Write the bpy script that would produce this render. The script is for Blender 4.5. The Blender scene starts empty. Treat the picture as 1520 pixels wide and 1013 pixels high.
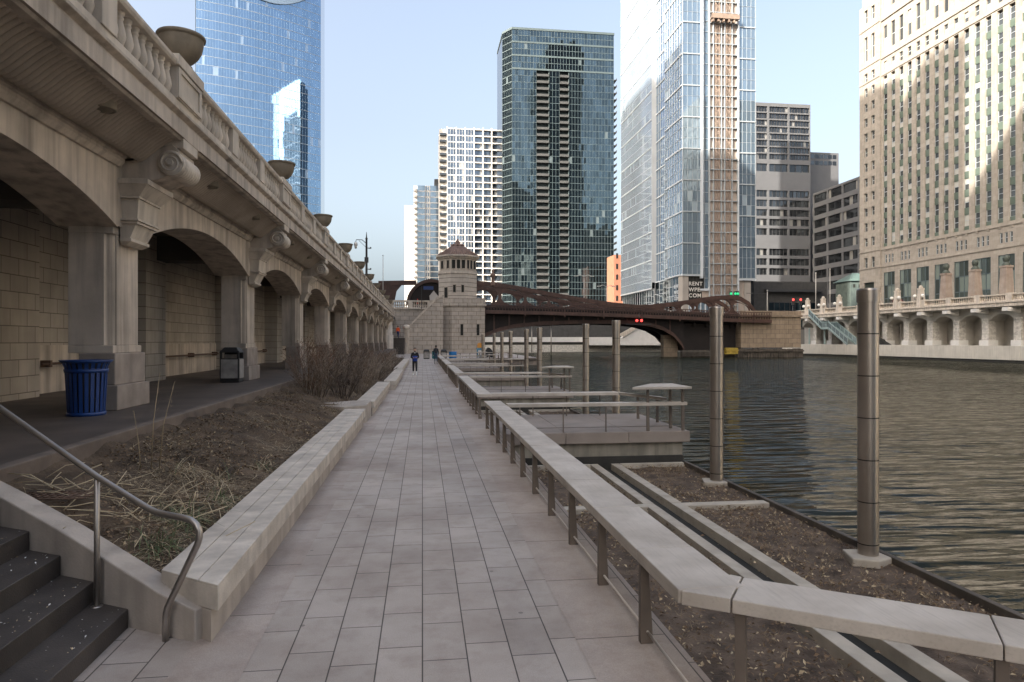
import bpy, bmesh, math, random
from mathutils import Vector, Matrix
R = math.radians
rnd = random.Random(7)
scene = bpy.context.scene
COL = scene.collection

# ---------------------------------------------------------------- camera, sky, sun, exposure
EYE = 2.2
cam = bpy.data.cameras.new('camera'); cam.lens = 23.99; cam.sensor_width = 36; cam.clip_start = 0.05; cam.clip_end = 6000
camo = bpy.data.objects.new('camera', cam); COL.objects.link(camo)
YAW = 7.48
camo.location = (0, 0, EYE); camo.rotation_euler = (R(90), 0, R(-YAW))
scene.camera = camo

SUN_AZ, SUN_EL = 35.0, 32.0          # degrees east of south (south is -X, east is -Y)
S = Vector((-math.cos(R(SUN_EL))*math.cos(R(SUN_AZ)), -math.cos(R(SUN_EL))*math.sin(R(SUN_AZ)), math.sin(R(SUN_EL))))
world = bpy.data.worlds.new('World'); scene.world = world; world.use_nodes = True
wn = world.node_tree.nodes; wl = world.node_tree.links
bg = wn['Background']
sky = wn.new('ShaderNodeTexSky'); sky.sky_type = 'NISHITA'; sky.sun_disc = False
sky.sun_elevation = R(SUN_EL); sky.sun_rotation = math.atan2(S.x, S.y) % (2*math.pi)
sky.air_density = 1.1; sky.dust_density = 9.5; sky.ozone_density = 1.0
hs = wn.new('ShaderNodeHueSaturation'); hs.inputs['Saturation'].default_value = .78
# a band of pale bright haze low in the sky
tc = wn.new('ShaderNodeTexCoord'); sx = wn.new('ShaderNodeSeparateXYZ'); mr = wn.new('ShaderNodeMapRange'); mr.interpolation_type = 'SMOOTHSTEP'
mr.inputs['From Min'].default_value = .32; mr.inputs['From Max'].default_value = -.02
hz = wn.new('ShaderNodeMix'); hz.data_type = 'RGBA'; hz.blend_type = 'ADD'
wl.new(sky.outputs[0], hs.inputs['Color'])
wl.new(tc.outputs['Generated'], sx.inputs[0]); wl.new(sx.outputs['Z'], mr.inputs['Value']); wl.new(mr.outputs[0], hz.inputs[0])
wl.new(hs.outputs[0], hz.inputs[6]); hz.inputs[7].default_value = (.60, .80, 1.02, 1); wl.new(hz.outputs[2], bg.inputs['Color'])
bg.inputs['Strength'].default_value = 0.13
sl = bpy.data.lights.new('sun', 'SUN'); sl.energy = 3.8; sl.angle = R(0.5); sl.color = (1, .93, .83)
so = bpy.data.objects.new('sun', sl); COL.objects.link(so)
so.rotation_euler = (-S).to_track_quat('-Z', 'Y').to_euler()
so.location = (-100, -60, 200)
vs = scene.view_settings
vs.view_transform = 'Standard'; vs.look = 'None'; vs.gamma = 1; vs.use_curve_mapping = False
vs.exposure = 1.80
scene.render.engine = 'CYCLES'
scene.cycles.use_denoising = True
scene.cycles.max_bounces = 8
scene.cycles.caustics_reflective = False

# ---------------------------------------------------------------- survey helpers
F = 1013.0; CS, SN = math.cos(R(YAW)), math.sin(R(YAW))
def atY(px, Y):
    r = (px-760)/F; zc = Y/(CS-SN*r); return zc*(CS*r+SN), zc
def atX(px, X):
    r = (px-760)/F; zc = X/(CS*r+SN); return zc*(CS-SN*r), zc
def zz(py, zc): return EYE+(506.8-py)*zc/F

# ---------------------------------------------------------------- materials
def rgb(c): return (c[0], c[1], c[2], 1)
class NT:
    def __init__(s, name):
        s.m = bpy.data.materials.new(name); s.m.use_nodes = True
        s.t = s.m.node_tree; s.n = s.t.nodes; s.b = s.n['Principled BSDF']
        s.pos = s.n.new('ShaderNodeNewGeometry')
    def new(s, k): return s.n.new('ShaderNode'+k)
    def ln(s, a, b): s.t.links.new(a, b)
    def vec(s, sc=(1, 1, 1)):
        m = s.new('VectorMath'); m.operation = 'MULTIPLY'; m.inputs[1].default_value = sc
        s.ln(s.pos.outputs['Position'], m.inputs[0]); return m.outputs[0]
    def swz(s, order):
        a = s.new('SeparateXYZ'); b = s.new('CombineXYZ'); s.ln(s.pos.outputs['Position'], a.inputs[0])
        for i, ch in enumerate(order):
            if ch in 'XYZ': s.ln(a.outputs['XYZ'.index(ch)], b.inputs[i])
        return b.outputs[0]
    def noise(s, scale, detail=4, v=None, rough=.55):
        n = s.new('TexNoise'); n.inputs['Scale'].default_value = scale; n.inputs['Detail'].default_value = detail
        n.inputs['Roughness'].default_value = rough
        s.ln(v if v else s.pos.outputs['Position'], n.inputs['Vector']); return n.outputs['Fac']
    def ramp(s, f, a, b):
        r = s.new('MapRange'); r.inputs['From Min'].default_value = a; r.inputs['From Max'].default_value = b
        s.ln(f, r.inputs['Value']); return r.outputs[0]
    def mix(s, f, a, b, mode='MIX'):
        m = s.new('Mix'); m.data_type = 'RGBA'; m.blend_type = mode
        for sock, v in ((m.inputs['Factor'], f), (m.inputs['A'], a), (m.inputs['B'], b)):
            pass
        fi, ai, bi = m.inputs[0], m.inputs[6], m.inputs[7]
        for sock, v in ((fi, f), (ai, a), (bi, b)):
            if isinstance(v, (int, float)): sock.default_value = v
            elif isinstance(v, tuple): sock.default_value = rgb(v)
            else: s.ln(v, sock)
        return m.outputs[2]
    def bump(s, h, strength=.3, dist=.02):
        b = s.new('Bump'); b.inputs['Strength'].default_value = strength; b.inputs['Distance'].default_value = dist
        s.ln(h, b.inputs['Height']); s.ln(b.outputs[0], s.b.inputs['Normal']); return b
def mul(c, k): return tuple(min(1, x*k) for x in c)

def mat(name, col, rough=.8, var=.2, scale=1.5, bump=.25, bscale=40, metal=0, streak=0.0, bdist=.01, col2=None, stain=None):
    t = NT(name); t.b.inputs['Roughness'].default_value = rough; t.b.inputs['Metallic'].default_value = metal
    f = t.ramp(t.noise(scale, 6), .3, .7)
    c = t.mix(f, mul(col, 1-var), col2 if col2 else mul(col, 1+var))
    if streak:
        g = t.ramp(t.noise(1.0, 5, t.vec((3.5, 3.5, .25))), .42, .72)
        m = t.new('Math'); m.operation = 'MULTIPLY'; m.inputs[1].default_value = streak; t.ln(g, m.inputs[0])
        c = t.mix(m.outputs[0], c, stain if stain else mul(col, .35))
    t.ln(c, t.b.inputs['Base Color'])
    if bump: t.bump(t.noise(bscale, 4), bump, bdist)
    return t.m

def blockmat(name, col, mortar, w, h, order='YZ', ms=.012, var=.12, offset=.5, rough=.85, bump=.5, streak=.0, squash=1.0):
    t = NT(name); t.b.inputs['Roughness'].default_value = rough
    br = t.new('TexBrick'); br.offset = offset
    br.inputs['Scale'].default_value = 1; br.inputs['Mortar Size'].default_value = ms; br.inputs['Mortar Smooth'].default_value = .15
    br.inputs['Brick Width'].default_value = w; br.inputs['Row Height'].default_value = h; br.inputs['Bias'].default_value = 0
    br.inputs['Color1'].default_value = rgb(mul(col, 1-var)); br.inputs['Color2'].default_value = rgb(mul(col, 1+var)); br.inputs['Mortar'].default_value = rgb(mortar)
    t.ln(t.swz(order), br.inputs['Vector'])
    n = t.ramp(t.noise(1.3, 7), .25, .75)
    c = t.mix(.55, br.outputs['Color'], t.mix(n, (.55, .54, .53), (1.0, 1.0, 1.0)), 'MULTIPLY')
    if streak:
        g = t.ramp(t.noise(1.0, 5, t.vec((2.5, 2.5, .2))), .45, .7)
        m = t.new('Math'); m.operation = 'MULTIPLY'; m.inputs[1].default_value = streak; t.ln(g, m.inputs[0])
        c = t.mix(m.outputs[0], c, mul(col, .3))
    t.ln(c, t.b.inputs['Base Color'])
    inv = t.new('Math'); inv.operation = 'SUBTRACT'; inv.inputs[0].default_value = 1.0; t.ln(br.outputs['Fac'], inv.inputs[1])
    fine = t.noise(60, 3)
    ad = t.new('Math'); ad.operation = 'MULTIPLY_ADD'; ad.inputs[1].default_value = .25; t.ln(fine, ad.inputs[0]); t.ln(inv.outputs[0], ad.inputs[2])
    t.bump(ad.outputs[0], bump, .008)
    return t.m

def pavermat(name, col, mortar, w, h):
    """granite slabs: each its own tone, with broad grime, fine speckle and small dark spots"""
    t = NT(name); t.b.inputs['Roughness'].default_value = .72
    br = t.new('TexBrick'); br.offset = .37; br.inputs['Scale'].default_value = 1; br.inputs['Mortar Size'].default_value = .0055; br.inputs['Mortar Smooth'].default_value = .3
    br.inputs['Brick Width'].default_value = w; br.inputs['Row Height'].default_value = h; br.inputs['Bias'].default_value = -.1
    br.inputs['Color1'].default_value = rgb(mul(col, .90)); br.inputs['Color2'].default_value = rgb(mul(col, 1.07)); br.inputs['Mortar'].default_value = rgb(mortar)
    t.ln(t.swz('YX'), br.inputs['Vector'])
    c = br.outputs['Color']
    c = t.mix(t.ramp(t.noise(.55, 7, None, .62), .40, .66), c, t.mix(1.0, c, (.70, .66, .63), 'MULTIPLY'))
    c = t.mix(t.ramp(t.noise(3.3, 6, None, .7), .48, .72), c, t.mix(1.0, c, (.82, .79, .77), 'MULTIPLY'))
    c = t.mix(t.ramp(t.noise(140, 2), .35, .75), t.mix(1.0, c, (.86, .86, .86), 'MULTIPLY'), t.mix(1.0, c, (1.12, 1.1, 1.08), 'MULTIPLY'))
    v = t.new('TexVoronoi'); v.inputs['Scale'].default_value = 1.7; t.ln(t.pos.outputs['Position'], v.inputs['Vector'])
    lt = t.new('Math'); lt.operation = 'LESS_THAN'; lt.inputs[1].default_value = .034; t.ln(v.outputs['Distance'], lt.inputs[0])
    sp = t.new('Math'); sp.operation = 'MULTIPLY'; sp.inputs[1].default_value = .55; t.ln(lt.outputs[0], sp.inputs[0])
    c = t.mix(sp.outputs[0], c, (.09, .08, .072)); t.ln(c, t.b.inputs['Base Color'])
    inv = t.new('Math'); inv.operation = 'SUBTRACT'; inv.inputs[0].default_value = 1.0; t.ln(br.outputs['Fac'], inv.inputs[1])
    ad = t.new('Math'); ad.operation = 'MULTIPLY_ADD'; ad.inputs[1].default_value = .4; t.ln(t.noise(90, 3), ad.inputs[0]); t.ln(inv.outputs[0], ad.inputs[2])
    t.bump(ad.outputs[0], .6, .006); return t.m

def glassmat(name, tint, metal=.9, rough=.04, blind=(.35, .36, .36), bl=.15, dark=.35):
    """coated curtain-wall glass: panes differ a little, some show a blind"""
    t = NT(name); g = t.new('NewGeometry')
    t.b.inputs['Roughness'].default_value = rough
    rn = g.outputs['Random Per Island']
    c = t.mix(rn, mul(tint, 1-dark), mul(tint, 1+dark*.5))
    w = t.new('TexWhiteNoise'); w.noise_dimensions = '1D'; t.ln(rn, w.inputs['W'])
    gt = t.new('Math'); gt.operation = 'GREATER_THAN'; gt.inputs[1].default_value = 1-bl; t.ln(w.outputs['Value'], gt.inputs[0])
    c = t.mix(gt.outputs[0], c, blind); t.ln(c, t.b.inputs['Base Color'])
    mm = t.new('Math'); mm.operation = 'MULTIPLY_ADD'; mm.inputs[1].default_value = -metal*.6; mm.inputs[2].default_value = metal
    t.ln(gt.outputs[0], mm.inputs[0]); t.ln(mm.outputs[0], t.b.inputs['Metallic'])
    t.bump(t.noise(.35, 2), .04, .06)
    return t.m

def emit(name, col, s):
    t = NT(name); t.b.inputs['Base Color'].default_value = rgb(col)
    t.b.inputs['Emission Color'].default_value = rgb(col); t.b.inputs['Emission Strength'].default_value = s
    return t.m

MT = {}
MT['conc'] = mat('weathered_concrete', (.56, .485, .405), .85, .20, 1.2, .35, 35, streak=.75, stain=(.17, .145, .12))
MT['conc_lt'] = mat('pale_concrete', (.62, .55, .465), .85, .16, 1.4, .3, 35, streak=.5, stain=(.22, .19, .16))
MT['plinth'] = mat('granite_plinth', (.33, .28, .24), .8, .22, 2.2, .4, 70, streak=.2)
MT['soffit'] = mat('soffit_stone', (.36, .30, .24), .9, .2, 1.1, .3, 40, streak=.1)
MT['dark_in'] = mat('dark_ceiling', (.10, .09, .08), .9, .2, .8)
MT['block'] = blockmat('block_wall', (.49, .435, .365), (.17, .145, .12), .62, .36, 'YZ', .010, .08, streak=.25)
MT['blockx'] = blockmat('block_wall_end', (.44, .36, .26), (.18, .15, .12), .62, .36, 'XZ', .014, .08, streak=.25)
MT['ashlar'] = blockmat('ashlar_limestone', (.54, .475, .405), (.16, .14, .12), 1.6, .75, 'XZ', .03, .08, streak=.2)
MT['bandst'] = blockmat('banded_limestone', (.60, .535, .46), (.15, .135, .12), 40, .8, 'XZ', .05, .05, streak=.15)
MT['pier'] = blockmat('pier_masonry', (.36, .28, .20), (.15, .12, .1), 1.8, .9, 'XZ', .03, .12, streak=.35)
MT['paver'] = pavermat('promenade_pavers', (.470, .418, .372), (.095, .08, .07), .62, .31)
MT['border'] = pavermat('border_pavers', (.45, .39, .345), (.095, .08, .07), 1.23, .9)
MT['bench'] = mat('bench_concrete', (.56, .50, .425), .8, .24, 3.4, .45, 45, streak=.35, stain=(.22, .19, .165))
MT['wood'] = None
MT['floor'] = mat('arcade_asphalt', (.095, .074, .060), .6, .35, 1.1, .3, 60)
MT['kerb'] = mat('kerb_concrete', (.16, .125, .10), .85, .25, 3, .3, 40)
MT['step'] = mat('dark_step_stone', (.06, .05, .043), .55, .3, 3, .3, 80)
MT['cheek'] = mat('cheek_concrete', (.46, .40, .34), .85, .18, 2.0, .35, 45, streak=.5)
MT['soil'] = mat('bed_soil', (.085, .056, .033), .95, .5, 3.0, .9, 25, bdist=.03, col2=(.145, .10, .062))
MT['bedsoil'] = mat('garden_soil', (.085, .058, .040), .95, .5, 4.0, .9, 30, bdist=.03, col2=(.155, .112, .08))
MT['steel'] = mat('brushed_steel', (.40, .365, .33), .42, .12, 4, .08, 60, metal=.9)
MT['pile'] = mat('pile_steel', (.38, .34, .30), .30, .18, 1.2, .1, 30, metal=.85, streak=.4, stain=(.2, .16, .13))
MT['post'] = mat('post_steel', (.15, .122, .10), .55, .2, 3, .1, 60, metal=.25)
MT['rod'] = mat('rod_steel', (.55, .50, .45), .4, .1, 3, .05, 60, metal=.5)
MT['deckfas'] = mat('deck_fascia', (.26, .22, .19), .8, .15, 1.5, .25, 45)
MT['wallwet'] = mat('wet_concrete', (.30, .275, .225), .7, .35, 1.0, .3, 25, streak=.6, stain=(.07, .065, .05))
MT['curb'] = mat('garden_curb', (.40, .36, .30), .85, .18, 3, .25, 50, streak=.15)
MT['slot'] = mat('channel_slot', (.022, .022, .02), .95, .3, 3)
MT['blue'] = mat('blue_enamel', (.009, .045, .19), .35, .12, 3, .03, 60)
MT['black'] = mat('black_plastic', (.02, .02, .021), .5, .2, 3, .1, 60)
MT['binpanel'] = mat('bin_panel', (.32, .30, .28), .5, .35, 3, .2, 20)
MT['urn'] = mat('urn_bronze', (.20, .165, .12), .7, .25, 3, .3, 40, streak=.3)
MT['lampmetal'] = mat('lamp_metal', (.04, .04, .042), .5, .2, 3)
MT['fixture'] = mat('fixture_paint', (.5, .48, .44), .5, .1, 3)
MT['rust'] = mat('rusty_pipe', (.13, .08, .055), .7, .3, 8)
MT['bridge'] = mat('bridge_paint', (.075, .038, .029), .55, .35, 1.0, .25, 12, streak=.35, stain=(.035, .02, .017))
MT['bridge_shade'] = mat('bridge_under_shade', (.016, .011, .010), .7, .35, .8, .2, 12)  # grimy underside steel, with the shade below the deck put into its colour
MT['roof'] = mat('clay_roof', (.20, .13, .10), .7, .2, 2)
MT['glassdk'] = glassmat('dark_window', (.16, .17, .17), .7, .08, (.4, .38, .34), .12)
MT['timber'] = mat('timber_fender', (.10, .085, .07), .85, .5, 1.5, .5, 12, streak=.5)
MT['white'] = mat('white_paint', (.72, .70, .66), .6, .08, 1, .1, 30)
MT['seawall'] = mat('seawall_concrete', (.60, .56, .49), .8, .10, .6, .2, 12, streak=.25, stain=(.3, .27, .22))
MT['rough_st'] = mat('rough_stone', (.55, .52, .47), .9, .3, 2.5, .8, 6, bdist=.08)
MT['grey_st'] = mat('grey_arch_wall', (.48, .45, .40), .9, .15, .8, .3, 12)
MT['dirt_edge'] = mat('dark_waterline', (.03, .028, .024), .7, .4, 2)
MT['ground'] = mat('city_ground', (.16, .155, .145), .9, .2, .1)
MT['asph'] = mat('street_asphalt', (.06, .06, .06), .9, .2, 1)
MT['skin'] = mat('skin', (.45, .28, .2), .6, .05, 5, 0)
MT['hair'] = mat('hair', (.02, .015, .012), .7, .2, 10)

def wave_mat():
    t = NT('river_water'); b = t.b
    b.inputs['Base Color'].default_value = (.010, .014, .010, 1); b.inputs['Roughness'].default_value = .015
    b.inputs['IOR'].default_value = 1.27
    n1 = t.noise(1.0, 1, t.vec((.48, 2.0, 1)), .3)
    n2 = t.noise(1.0, 1, t.vec((1.1, 4.4, 1)), .4)
    n3 = t.noise(1.0, 2, t.vec((6, 13, 1)), .5)
    q = t.new('Math'); q.operation = 'MULTIPLY_ADD'; q.inputs[1].default_value = .035; t.ln(n3, q.inputs[0]); t.ln(n1, q.inputs[2])
    m0 = t.new('Math'); m0.operation = 'MULTIPLY_ADD'; m0.inputs[1].default_value = .34; t.ln(n2, m0.inputs[0]); t.ln(q.outputs[0], m0.inputs[2])
    ruf = t.new('MapRange'); ruf.inputs['From Min'].default_value = .35; ruf.inputs['From Max'].default_value = .65; ruf.inputs['To Min'].default_value = .55; ruf.inputs['To Max'].default_value = 1.15
    t.ln(t.noise(1.0, 3, t.vec((.035, .06, 1)), .5), ruf.inputs['Value'])
    m = t.new('Math'); m.operation = 'MULTIPLY'; t.ln(m0.outputs[0], m.inputs[0]); t.ln(ruf.outputs[0], m.inputs[1])
    bp = t.bump(m.outputs[0], 1.0, .38)
    fr = t.new('Fresnel'); fr.inputs['IOR'].default_value = 1.33; t.ln(bp.outputs[0], fr.inputs['Normal'])
    gl = t.new('BsdfGlossy'); gl.inputs['Color'].default_value = (.72, .69, .63, 1); gl.inputs['Roughness'].default_value = .02; t.ln(bp.outputs[0], gl.inputs['Normal'])
    df = t.new('BsdfDiffuse'); df.inputs['Color'].default_value = (.014, .018, .013, 1)
    mx = t.new('MixShader'); t.ln(fr.outputs[0], mx.inputs[0]); t.ln(df.outputs[0], mx.inputs[1]); t.ln(gl.outputs[0], mx.inputs[2])
    t.ln(mx.outputs[0], t.n['Material Output'].inputs['Surface'])
    return t.m
MT['water'] = wave_mat()

def plank_mat():
    t = NT('weathered_plank'); t.b.inputs['Roughness'].default_value = .75
    a = t.noise(2.2, 7); g = t.noise(1.0, 6, t.vec((60, 3, 60)))
    c = t.mix(t.ramp(a, .3, .7), (.38, .335, .285), (.56, .51, .45))
    gm = t.new('Math'); gm.operation = 'MULTIPLY'; gm.inputs[1].default_value = .35; t.ln(t.ramp(g, .5, .75), gm.inputs[0])
    c = t.mix(gm.outputs[0], c, (.27, .24, .21))
    t.ln(c, t.b.inputs['Base Color']); t.bump(g, .18, .004); return t.m
MT['wood'] = plank_mat()

# ---------------------------------------------------------------- mesh building
class MB:
    def __init__(s): s.v = []; s.f = []; s.m = []; s.sm = []
    def add(s, vs, fs, m=0, smooth=False):
        k = len(s.v); s.v += [tuple(v) for v in vs]
        for f in fs: s.f.append(tuple(i+k for i in f)); s.m.append(m); s.sm.append(smooth)
    def box(s, x0, x1, y0, y1, z0, z1, m=0):
        s.add([(x0, y0, z0), (x1, y0, z0), (x1, y1, z0), (x0, y1, z0), (x0, y0, z1), (x1, y0, z1), (x1, y1, z1), (x0, y1, z1)],
              [(0, 3, 2, 1), (4, 5, 6, 7), (0, 1, 5, 4), (1, 2, 6, 5), (2, 3, 7, 6), (3, 0, 4, 7)], m)
    def fbox(s, o, u, n, u0, u1, z0, z1, d0, d1, m=0):
        """box in a facade frame: u along the wall, z up, d outwards"""
        o = Vector(o); u = Vector(u); n = Vector(n); Z = Vector((0, 0, 1))
        P = lambda a, b, c: o+u*a+Z*b+n*c
        vs = [P(u0, z0, d0), P(u1, z0, d0), P(u1, z0, d1), P(u0, z0, d1), P(u0, z1, d0), P(u1, z1, d0), P(u1, z1, d1), P(u0, z1, d1)]
        fs = [(0, 3, 2, 1), (4, 5, 6, 7), (0, 1, 5, 4), (1, 2, 6, 5), (2, 3, 7, 6), (3, 0, 4, 7)]
        if u.cross(n).z < 0: fs = [f[::-1] for f in fs]
        s.add(vs, fs, m)
    def quad(s, a, b, c, d, m=0): s.add([a, b, c, d], [(0, 1, 2, 3)], m)
    def prism(s, poly, fn0, fn1, m=0):
        """poly of 2-D points; fn0/fn1 place them at the two ends"""
        n = len(poly); A = [fn0(*p) for p in poly]; B = [fn1(*p) for p in poly]
        s.add(A+B, [tuple(range(n))[::-1], tuple(range(n, 2*n))]+[(i, (i+1) % n, n+(i+1) % n, n+i) for i in range(n)], m)
    def prismZ(s, poly, z0, z1, m=0): s.prism(poly, lambda x, y: (x, y, z0), lambda x, y: (x, y, z1), m)
    def prismY(s, poly, y0, y1, m=0): s.prism(poly[::-1], lambda x, z: (x, y0, z), lambda x, z: (x, y1, z), m)
    def prismX(s, poly, x0, x1, m=0): s.prism(poly, lambda y, z: (x0, y, z), lambda y, z: (x1, y, z), m)
    def lathe(s, prof, c, n=16, m=0, smooth=True, axis='Z', cap=True):
        vs = []
        for r, z in prof:
            for i in range(n):
                a = 2*math.pi*i/n; p = (r*math.cos(a), r*math.sin(a), z)
                if axis == 'Y': p = (p[0], z, -p[1])
                if axis == 'X': p = (z, p[0], p[1])
                vs.append((c[0]+p[0], c[1]+p[1], c[2]+p[2]))
        fs = []
        for k in range(len(prof)-1):
            for i in range(n):
                j = (i+1) % n; fs.append((k*n+i, k*n+j, (k+1)*n+j, (k+1)*n+i))
        s.add(vs, fs, m, smooth)
        if cap:
            k = len(prof)-1
            s.add(vs[:n], [tuple(range(n))[::-1]], m); s.add(vs[k*n:], [tuple(range(n))], m)
    def tube(s, pts, r, n=8, m=0, smooth=True):
        pts = [Vector(p) for p in pts]; rings = []
        rr = r if isinstance(r, (list, tuple)) else [r]*len(pts)
        prev = None
        for i, p in enumerate(pts):
            d = (pts[min(i+1, len(pts)-1)]-pts[max(i-1, 0)]).normalized()
            if prev is None:
                a = d.orthogonal().normalized()
            else:
                a = (prev-d*prev.dot(d))
                a = a.normalized() if a.length > 1e-6 else d.orthogonal().normalized()
            prev = a; b = d.cross(a)
            rings.append([p+(a*math.cos(2*math.pi*k/n)+b*math.sin(2*math.pi*k/n))*rr[i] for k in range(n)])
        vs = [v for g in rings for v in g]; fs = []
        for k in range(len(rings)-1):
            for i in range(n):
                j = (i+1) % n; fs.append((k*n+i, k*n+j, (k+1)*n+j, (k+1)*n+i))
        fs += [tuple(range(n))[::-1], tuple(range((len(rings)-1)*n, len(rings)*n))]
        s.add(vs, fs, m, smooth)
    def ball(s, c, r, n=10, m=0):
        k = max(4, n//2)
        s.lathe([(max(1e-4, r*math.sin(math.pi*i/k)), -r*math.cos(math.pi*i/k)) for i in range(k+1)], c, n, m, True, cap=False)
    def build(s, name, mats, parent=None, bevel=0, kind=None, label=None, group=None):
        me = bpy.data.meshes.new(name); me.from_pydata(s.v, [], s.f); 
        for m in (mats if isinstance(mats, (list, tuple)) else [mats]): me.materials.append(MT[m] if isinstance(m, str) else m)
        me.polygons.foreach_set('material_index', s.m); me.polygons.foreach_set('use_smooth', s.sm); me.update()
        o = bpy.data.objects.new(name, me); COL.objects.link(o)
        if parent is not None:
            o.parent = parent; 
            base = parent
            T = Matrix.Identity(4)
            while base is not None:
                if base.type == 'EMPTY': T = Matrix.Translation(-Vector(base.location)) ; break
                base = base.parent
            o.matrix_parent_inverse = T if parent.type == 'EMPTY' else Matrix.Identity(4)
        if bevel:
            b = o.modifiers.new('bevel', 'BEVEL'); b.width = bevel; b.segments = 2; b.limit_method = 'ANGLE'; b.angle_limit = R(35)
        if kind: o['kind'] = kind
        if label: o['label'] = label
        if group: o['group'] = group
        return o

def tag(o, label, cat, group=None):
    o['label'] = label; o['category'] = cat
    if group: o['group'] = group
    return o
def thing(name, label, cat, loc=(0, 0, 0), group=None):
    o = bpy.data.objects.new(name, None); COL.objects.link(o); o.location = loc; o.empty_display_size = .2
    return tag(o, label, cat, group)
def copy_tree(o, dloc=None, label=None):
    """a thing, its parts and their sub-parts; the copies share mesh data"""
    c = o.copy(); COL.objects.link(c)
    if dloc is not None: c.location = Vector(o.location)+Vector(dloc)
    if label: c['label'] = label
    def kids(a, b):
        for ch in list(a.children):
            d = ch.copy(); COL.objects.link(d); d.parent = b; kids(ch, d)
    kids(o, c)
    return c
def one(name, mb, mats, label, cat, group=None, bevel=0): return tag(mb.build(name, mats, None, bevel), label, cat, group)
def struct(name, mb, mats, bevel=0): return mb.build(name, mats, None, bevel, 'structure')
ORD = ['first', 'second', 'third', 'fourth', 'fifth', 'sixth', 'seventh', 'eighth', 'ninth', 'tenth', 'eleventh', 'twelfth', 'thirteenth', 'fourteenth']
# ================================================================ THE SETTING
# ---- city ground far below everything, river, land masses
g = MB(); g.box(-3000, 3000, -3000, 4000, -6, -4); struct('city_ground', g, 'ground')
g = MB(); g.quad((-60, -150, -.95), (84.2, -150, -.95), (84.2, 560, -.95), (-60, 560, -.95)); struct('river', g, 'water')

# ---- promenade
DX, DY = .82, -.57          # direction the promenade edge takes past the bend
PATHE = 1.85
g = MB()
bend = (PATHE, 3.75)
poly = [(-2.0, 88), (-2.0, 6.2), (-9, 6.2), (-9, -12), (16, -12), (bend[0]+DX*9, bend[1]+DY*9), bend, (PATHE, 75), (4.6, 75), (4.6, 88)]
g.prismZ(poly, -1.6, 0.0)
struct('promenade', g, 'paver')
g = MB()        # the darker border courses along both sides of the walk
g.quad((1.12, 3.2, .004), (PATHE, 3.75, .004), (PATHE, 75, .004), (1.12, 75, .004))
g.quad((-1.65, 4.2, .004), (-1.18, 4.2, .004), (-1.18, 75, .004), (-1.65, 75, .004))
struct('promenade_border', g, 'border')
g = MB(); g.prismZ([(-7, 88), (15.2, 88), (15.2, 150), (-7, 150)], -1.6, .0); struct('quay_pavement', g, 'paver')

# ---- arcade pavement and its kerb
FZ = .95
g = MB(); g.prismZ([(-4.22, 112), (-16, 112), (-16, -6), (-3.915, -6), (-3.915, 6.5), (-4.22, 6.8)], -.2, FZ)
struct('arcade_pavement', g, 'floor')
g = MB(); g.prismZ([(-4.22, 6.8), (-4.07, 6.8), (-4.07, 106), (-4.22, 106)], .2, FZ+.006)
struct('arcade_kerb', g, 'kerb', bevel=.015)

# ---- planter soil, sloping from the arcade kerb down to the benches
def soil_z(x, y):
    t = max(0, min(1, (x+4.1)/2.1))
    z = .82-.50*t
    return z+.05*math.sin(x*5.1+y*1.7)*math.sin(y*2.3-x)+.03*math.sin(y*6.1+x*3)
g = MB(); NX, NY = 26, 700
def soil_edge(y):   # the planter's near end follows the cheek wall
    return max(-4.08, -1.80-.866/.5*(y-5.56)) if y < 6.8 else -4.08
ys = [5.57+(6.8-5.57)*i/40 for i in range(40)]+[6.8+(74-6.8)*(i/NY)**1.35 for i in range(NY+1)]
for y in ys:
    x0 = soil_edge(y)
    for i in range(NX+1):
        x = x0+(-1.82-x0)*i/NX
        g.v.append((x, y, soil_z(x, y)+rnd.uniform(-.012, .012)))
for j in range(len(ys)-1):
    for i in range(NX):
        a = j*(NX+1)+i; g.f.append((a, a+1, a+NX+2, a+NX+1)); g.m.append(0); g.sm.append(True)
struct('planter_soil', g, 'soil')

# ---- stairs up to the arcade at the near left corner
UX, UY = -.866, .5; VX, VY = -.5, -.866
def sp(s, v, z): return (-1.75+UX*s+VX*v, 5.3+UY*s+VY*v, z)
st = thing('stairs', 'flight of dark stone steps rising to the arcade beside the concrete cheek wall', 'stairs', (-2.2, 5.4, 0))
def cheek_y(x): return 5.3+.5*(-1.75-x)/.866
for k in range(5):
    xk = -2.24-.335*k; xe_ = xk-(.36 if k < 4 else .335); z = .145+.158*k
    b = MB(); b.prismZ([(xk, -3), (xk, cheek_y(xk)-.004), (xe_, cheek_y(xe_)-.004), (xe_, -3)], z-.17, z); b.build('step', 'step', st, .006)
b = MB(); b.prismY([(-2.3, -.15), (-3.91, -.15), (-3.91, .58), (-3.85, .58)], -3, 5.4); b.build('step_base', 'step', st)
ck = MB(); ck.prism([(-.12, -.3), (2.62, -.3), (2.62, .99), (2.05, .85), (1.34, .655), (.25, .31), (-.12, .235)],
                    lambda s, z: sp(s, 0, z), lambda s, z: sp(s, -.2, z))
one('cheek_wall', ck, 'cheek', 'sloping concrete cheek wall between the dark steps and the planter', 'wall', bevel=.012)

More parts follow.
